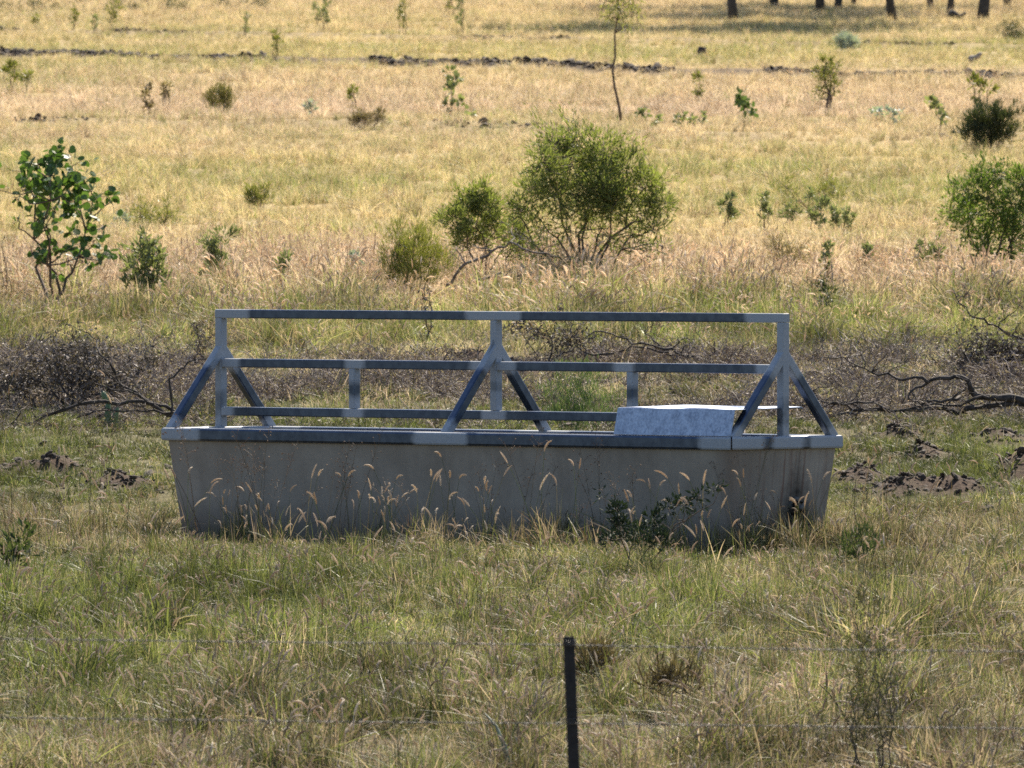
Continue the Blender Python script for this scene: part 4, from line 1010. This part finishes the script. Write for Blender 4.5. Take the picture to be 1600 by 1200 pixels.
# thistle stalk in the foreground
def stalk():
    d = d_at(1210); base = px_pt(796, 1225, d); x0 = base[0]
    root = empty('thistle_stalk', (x0, d, zg1(x0, d))); tag(root, 'curved bare grey green stalk at the bottom edge left of the fence picket', 'stalk')
    o = np.array(root.location); mb = MB()
    P = np.array([px_pt(797, 1232, d), px_pt(796, 1200, d), px_pt(788, 1165, d), px_pt(775, 1135, d), px_pt(757, 1114, d)]) - o
    tube(mb, P, [.014, .013, .010, .007, .002], 7); mb.build('stem', mat_bark('thistle_green', (.10, .12, .08), (.26, .29, .21), 60, .6), root, True)
    rng = np.random.default_rng(4); lf = MB()
    for p in P[:3]:
        for k in range(4): leaf(lf, rng, p, .05, .012, .2)
    lf.build('leaves', G_GREY, root)
stalk()
def cactus():
    d = d_at(668); q = px_pt(168, 668, d); root = empty('cactus', (q[0], d, zg1(q[0], d)))
    tag(root, 'small upright green cactus beside the charred branches at left', 'cactus')
    m = mat_leaf('cactus_green', (.06, .11, .05), (.13, .19, .09), .05, .5, .4)
    for (dx, z0, h, r, tilt) in ((0, -.02, .2, .022, .02), (.035, .0, .13, .018, .25), (-.01, .16, .07, .018, -.3)):
        mb = MB(); rng = np.random.default_rng(int(h * 100))
        t = np.linspace(0, 1, 8); P = np.stack([dx + tilt * t * h, t * 0, z0 + t * h], 1); tube(mb, P, r * np.array([.6, .85, 1, 1.05, 1, .9, .65, .15]), 9, rng.uniform(0, 1))
        for k in range(30):
            i = rng.integers(0, 7); a = rng.uniform(0, 6.28); b = P[i] + np.array([math.cos(a), math.sin(a), 0]) * r * .9; e = b + np.array([math.cos(a), math.sin(a), .3]) * .012
            tube(mb, [b, e], [.0008, .0004], 3, 1.0)
        mb.build('segment', m, root)
cactus()

# ------------------------------------------------------------------ fallen and charred branches
def branch(name, label, base_row, paths, mat, seed, twigs=10, tl=.28, leaves=None, nleaf=0, cat='branch', jit=.05):
    """paths = list of ([(px,py)...], r0, r1) traced at the branch's own distance"""
    rng = np.random.default_rng(seed); d = foot(base_row); px0, py0 = paths[0][0][0]
    q = px_pt(px0, base_row, d); root = empty(name, (q[0], d, zg1(q[0], d))); tag(root, label, cat)
    o = np.array(root.location); mb = MB(); lf = MB(); allp = []; tw = mb
    for pts, r0, r1 in paths:
        dep = rng.uniform(-.15, .15)
        K = np.array([px_pt(px, py, d) for px, py in pts]) - o
        K[:, 1] += dep * np.linspace(.2, 1, len(K)) + rng.normal(0, jit, len(K))
        # resample with a little wander
        seg = []
        for a, b in zip(K[:-1], K[1:]): seg.append(wander(rng, a, b, 5, .35)[:-1])
        P = np.concatenate(seg + [K[-1:]]); allp.append((P, r0))
        tube(mb, P, np.linspace(r0, r1, len(P)) * (1 + rng.normal(0, .13, len(P))), 8)
    for k in range(twigs):
        P, r0 = allp[rng.integers(0, len(allp))]; i = rng.integers(len(P) // 4, len(P)); p = P[i]
        a = rng.uniform(0, 6.28); e = p + np.array([math.cos(a) * .8, math.sin(a) * .6, rng.uniform(-.15, .9)]) * tl * rng.uniform(.3, 1)
        Q = wander(rng, p, e, 6, .45); tube(tw, Q, np.linspace(min(r0 * .4, .006), .0014, 6), 5)
        for j in range(2):
            b = Q[rng.integers(2, 6)]; e2 = b + rng.normal(0, 1, 3) * tl * .25; e2[2] = max(e2[2], b[2] - .03); tube(tw, wander(rng, b, e2, 4, .4), np.linspace(.003, .001, 4), 4)
        for j in range(nleaf):
            leaf(lf, rng, Q[rng.integers(1, 6)] + rng.normal(0, .03, 3), .04 * rng.uniform(.5, 1.2), .016, -.2)
    mb.build('limb', mat, root, True)
    if nleaf: lf.build('dead_leaves', leaves, root)
    return root
M_DEADLEAF = mat_leaf('curled_dead_leaf', (.035, .027, .026), (.18, .145, .135), .1, .6, .35)
branch('fallen_branch', 'charred fallen branch with upright twigs left of the trough', 660,
       [([(292, 650), (232, 628), (190, 603), (165, 562), (150, 532), (122, 514)], .013, .003), ([(288, 652), (205, 627), (122, 632), (62, 655), (15, 664)], .016, .006),
        ([(268, 645), (264, 592), (287, 575), (322, 560)], .009, .005), ([(285, 656), (240, 640), (180, 642), (120, 652)], .010, .004), ([(232, 630), (200, 610), (150, 600), (110, 612)], .008, .003),
        ([(190, 603), (150, 560), (125, 540)], .005, .002)], M_CHAR, 41, twigs=34, tl=.3)
branch('dead_shrub', 'dead brown shrub heap with curled leaves left of the trough', 640,
       [([(120, 640), (110, 600), (80, 570)], .008, .003), ([(120, 640), (140, 590), (130, 555)], .008, .003), ([(120, 640), (70, 605), (40, 580)], .008, .003), ([(120, 640), (180, 600), (220, 575)], .008, .003), ([(120, 640), (95, 600), (95, 560)], .008, .003), ([(60, 640), (30, 610), (5, 600)], .006, .003)],
       M_CHAR, 42, twigs=90, tl=.36, leaves=M_DEADLEAF, nleaf=26, cat='dead shrub')
branch('fallen_branch', 'dark fallen branch lying in the grass behind the middle of the guard frame', 570,
       [([(1126, 562), (1070, 557), (1040, 546), (1002, 536), (957, 522), (900, 527)], .013, .004), ([(1045, 550), (985, 541), (965, 549)], .008, .003), ([(1110, 560), (1116, 545), (1116, 532)], .007, .004),
        ([(1050, 556), (1020, 530), (1000, 515)], .005, .002), ([(960, 552), (900, 540), (850, 560), (820, 565)], .007, .003)], M_CHAR, 43, twigs=18, tl=.25)
branch('dead_shrub', 'dark dead twiggy shrub behind the guard frame right of its middle post', 572,
       [([(860, 572), (862, 530), (850, 505)], .006, .002), ([(865, 572), (880, 540), (895, 520)], .006, .002), ([(850, 572), (825, 535), (808, 510)], .005, .002), ([(910, 572), (915, 545), (905, 530)], .006, .002)],
       M_CHAR, 44, twigs=34, tl=.22, leaves=M_DEADLEAF, nleaf=12, cat='dead shrub')
branch('fallen_log', 'thick charred fallen branch with forked limbs right of the trough', 648,
       [([(1625, 628), (1560, 622), (1520, 612), (1514, 596), (1492, 588), (1462, 592), (1440, 604), (1420, 624)], .027, .006), ([(1625, 642), (1545, 634), (1485, 641), (1425, 637)], .020, .007), ([(1300, 652), (1352, 641), (1402, 647), (1445, 639)], .008, .003), ([(1545, 622), (1500, 634), (1460, 630), (1410, 640)], .011, .004), ([(1450, 598), (1402, 592), (1352, 576), (1312, 558)], .011, .003),
        ([(1522, 636), (1455, 637), (1392, 643), (1332, 641), (1282, 627), (1266, 612)], .017, .005), ([(1500, 620), (1470, 628), (1440, 633)], .012, .006), ([(1390, 641), (1340, 628), (1290, 634), (1262, 640)], .009, .004),
        ([(1350, 640), (1320, 630), (1300, 636)], .008, .004)], M_CHAR, 45, twigs=46, tl=.30)
branch('fallen_branch', 'bare dark twiggy branch arching up at the right edge behind the fallen log', 575,
       [([(1640, 545), (1602, 531), (1560, 511), (1522, 496), (1502, 476), (1490, 450)], .011, .003), ([(1602, 531), (1612, 500), (1600, 470)], .006, .002), ([(1522, 496), (1535, 480), (1536, 465)], .004, .002),
        ([(1640, 575), (1600, 548), (1570, 553), (1550, 570)], .010, .004), ([(1560, 511), (1580, 490), (1600, 455)], .005, .002)], M_CHAR, 46, twigs=22, tl=.25)
branch('dead_shrub', 'grey dead twig heap under the arching branch at the right edge', 590,
       [([(1555, 590), (1550, 560), (1545, 540)], .006, .002), ([(1560, 590), (1580, 565), (1600, 555)], .006, .002), ([(1545, 590), (1520, 570), (1500, 565)], .006, .002)], M_CHAR, 47, twigs=70, tl=.26, leaves=M_DEADLEAF, nleaf=22, cat='dead shrub')
branch('dead_limb', 'weathered dead limb arching in front of the large rounded shrub', 448,
       [([(697, 446), (727, 412), (762, 400), (797, 378), (832, 394), (872, 402)], .013, .005), ([(797, 378), (799, 356)], .006, .003), ([(738, 440), (782, 426), (822, 428), (852, 434), (900, 442)], .010, .004), ([(727, 410), (713, 386)], .006, .005)],
       mat_bark('grey_dead_bark', (.05, .04, .036), (.22, .18, .155), 30), 48, twigs=14, tl=.25)
branch('dead_weed', 'dry brown upright weed behind the trough left of the guard post', 560,
       [([(312, 560), (311, 530), (308, 512)], .005, .002), ([(312, 560), (322, 535), (318, 518)], .004, .002)], M_CHAR, 49, twigs=10, tl=.12, leaves=M_DEADLEAF, nleaf=6, cat='dead weed')
branch('dead_weed', 'thin dead weed stem above the left half of the top guard rail', 530,
       [([(667, 530), (665, 490), (662, 462)], .005, .002), ([(667, 530), (675, 480), (672, 455)], .004, .002)], M_CHAR, 50, twigs=9, tl=.14, leaves=M_DEADLEAF, nleaf=4, cat='dead weed')

# ------------------------------------------------------------------ far trees: trunks in view, crowns above the picture
G_GUM = mat_leaf('gum_leaf', (.045, .06, .03), (.13, .15, .07), .35, .4, .5)
def tree(px, base_row, wpx, h, seed, label, lean=0.0, crown_r=2.2):
    rng = np.random.default_rng(seed); d = foot(base_row - 4)
    x = (px - 800) / FPX * d; z = zg1(x, d); root = empty('tree', (x, d, z)); tag(root, label, 'tree', 'trees of the far woodland')
    r = wpx / FPX * d / 2 * .88; tr = MB(); cr = MB()
    P = wander(rng, (0, 0, -.15), (lean, rng.normal(0, .4), h * .62), 12, .12)
    rad = np.linspace(r * 1.0, r * .6, 12); rad[0] *= 1.35; rad[1] *= 1.08
    tube(tr, P, rad, 10)
    for k in range(9):
        i = rng.integers(6, 12); a = rng.uniform(0, 6.28); e = P[i] + np.array([math.cos(a) * crown_r * rng.uniform(.4, 1), math.sin(a) * crown_r * rng.uniform(.4, 1), h * rng.uniform(.12, .4)])
        e[2] = min(e[2], h)
        Q = wander(rng, P[i], e, 7, .3); tube(tr, Q, np.linspace(rad[i] * .5, .02, 7), 6)
        for j in range(5):
            c = Q[rng.integers(3, 7)] + rng.normal(0, .5, 3); rr = rng.uniform(.45, .9)
            for q in range(50):
                dv = rng.normal(0, 1, 3); dv /= np.linalg.norm(dv); p = c + dv * rr * rng.uniform(.2, 1) ** .5 * np.array([1, 1, .7])
                leaf(cr, rng, p, .26 * rng.uniform(.7, 1.3), .09, -.7)
    tr.build('trunk', M_TRUNK, root, True); cr.build('crown', G_GUM, root)
for i, (px, row, w, h, lab, lean) in enumerate([
 (1149, 34, 16, 8, 'leftmost dark tree trunk of the far woodland, standing apart on the left', .1),
 (1213, 10, 14, 8, 'dark trunk second from the left at the top of the far woodland', -.1),
 (1282, 18, 15, 9, 'left trunk of the close pair in the middle of the far woodland', .1),
 (1306, 16, 12, 8, 'right slimmer trunk of the close pair in the middle of the far woodland', .2),
 (1385, 22, 11, 8, 'slim trunk half hidden behind the wide grey trunk of the far woodland', 0),
 (1398, 33, 14, 9, 'wide greyish trunk standing nearest in the far woodland', -.15),
 (1456, 10, 10, 8, 'short looking slim trunk right of the wide greyish one at the top edge', .1),
 (1482, 21, 11, 8, 'slanting trunk beside a fallen limb in the far woodland', -.35),
 (1533, 32, 18, 10, 'thickest black trunk near the right end of the far woodland', .1),
 (1578, 9, 13, 8, 'rightmost trunk at the top edge of the far woodland', 0),
 (1331, 7, 8, 7, 'thin faint trunk barely reaching into the top edge of the far woodland', 0)]):
    tree(px, row, w, h, 60 + i, lab, lean)
branch('fallen_limb', 'fallen limb at the foot of the slanting far trunk', 27, [([(1485, 20), (1495, 24), (1505, 27)], .07, .03), ([(1497, 25), (1508, 20)], .04, .02)], M_TRUNK, 51, twigs=0)
branch('fallen_limb', 'short fallen stick slanting in the pasture below the far trunks', 94, [([(1514, 94), (1523, 90), (1534, 84)], .05, .02), ([(1523, 90), (1530, 88)], .03, .02)], M_PALEWOOD, 52, twigs=0)
def stump():
    d = d_at(88); x = (1095 - 800) / FPX * d; root = empty('tree_stump', (x, d, zg1(x, d))); tag(root, 'small blackened stump in the yellow pasture right of the slender sapling', 'stump')
    rng = np.random.default_rng(8); mb = MB(); P = wander(rng, (0, 0, -.05), (.02, 0, .13), 6, .2); tube(mb, P, [.085, .07, .062, .06, .058, .05], 9)
    mb.build('wood', M_CHAR, root, True)
stump()
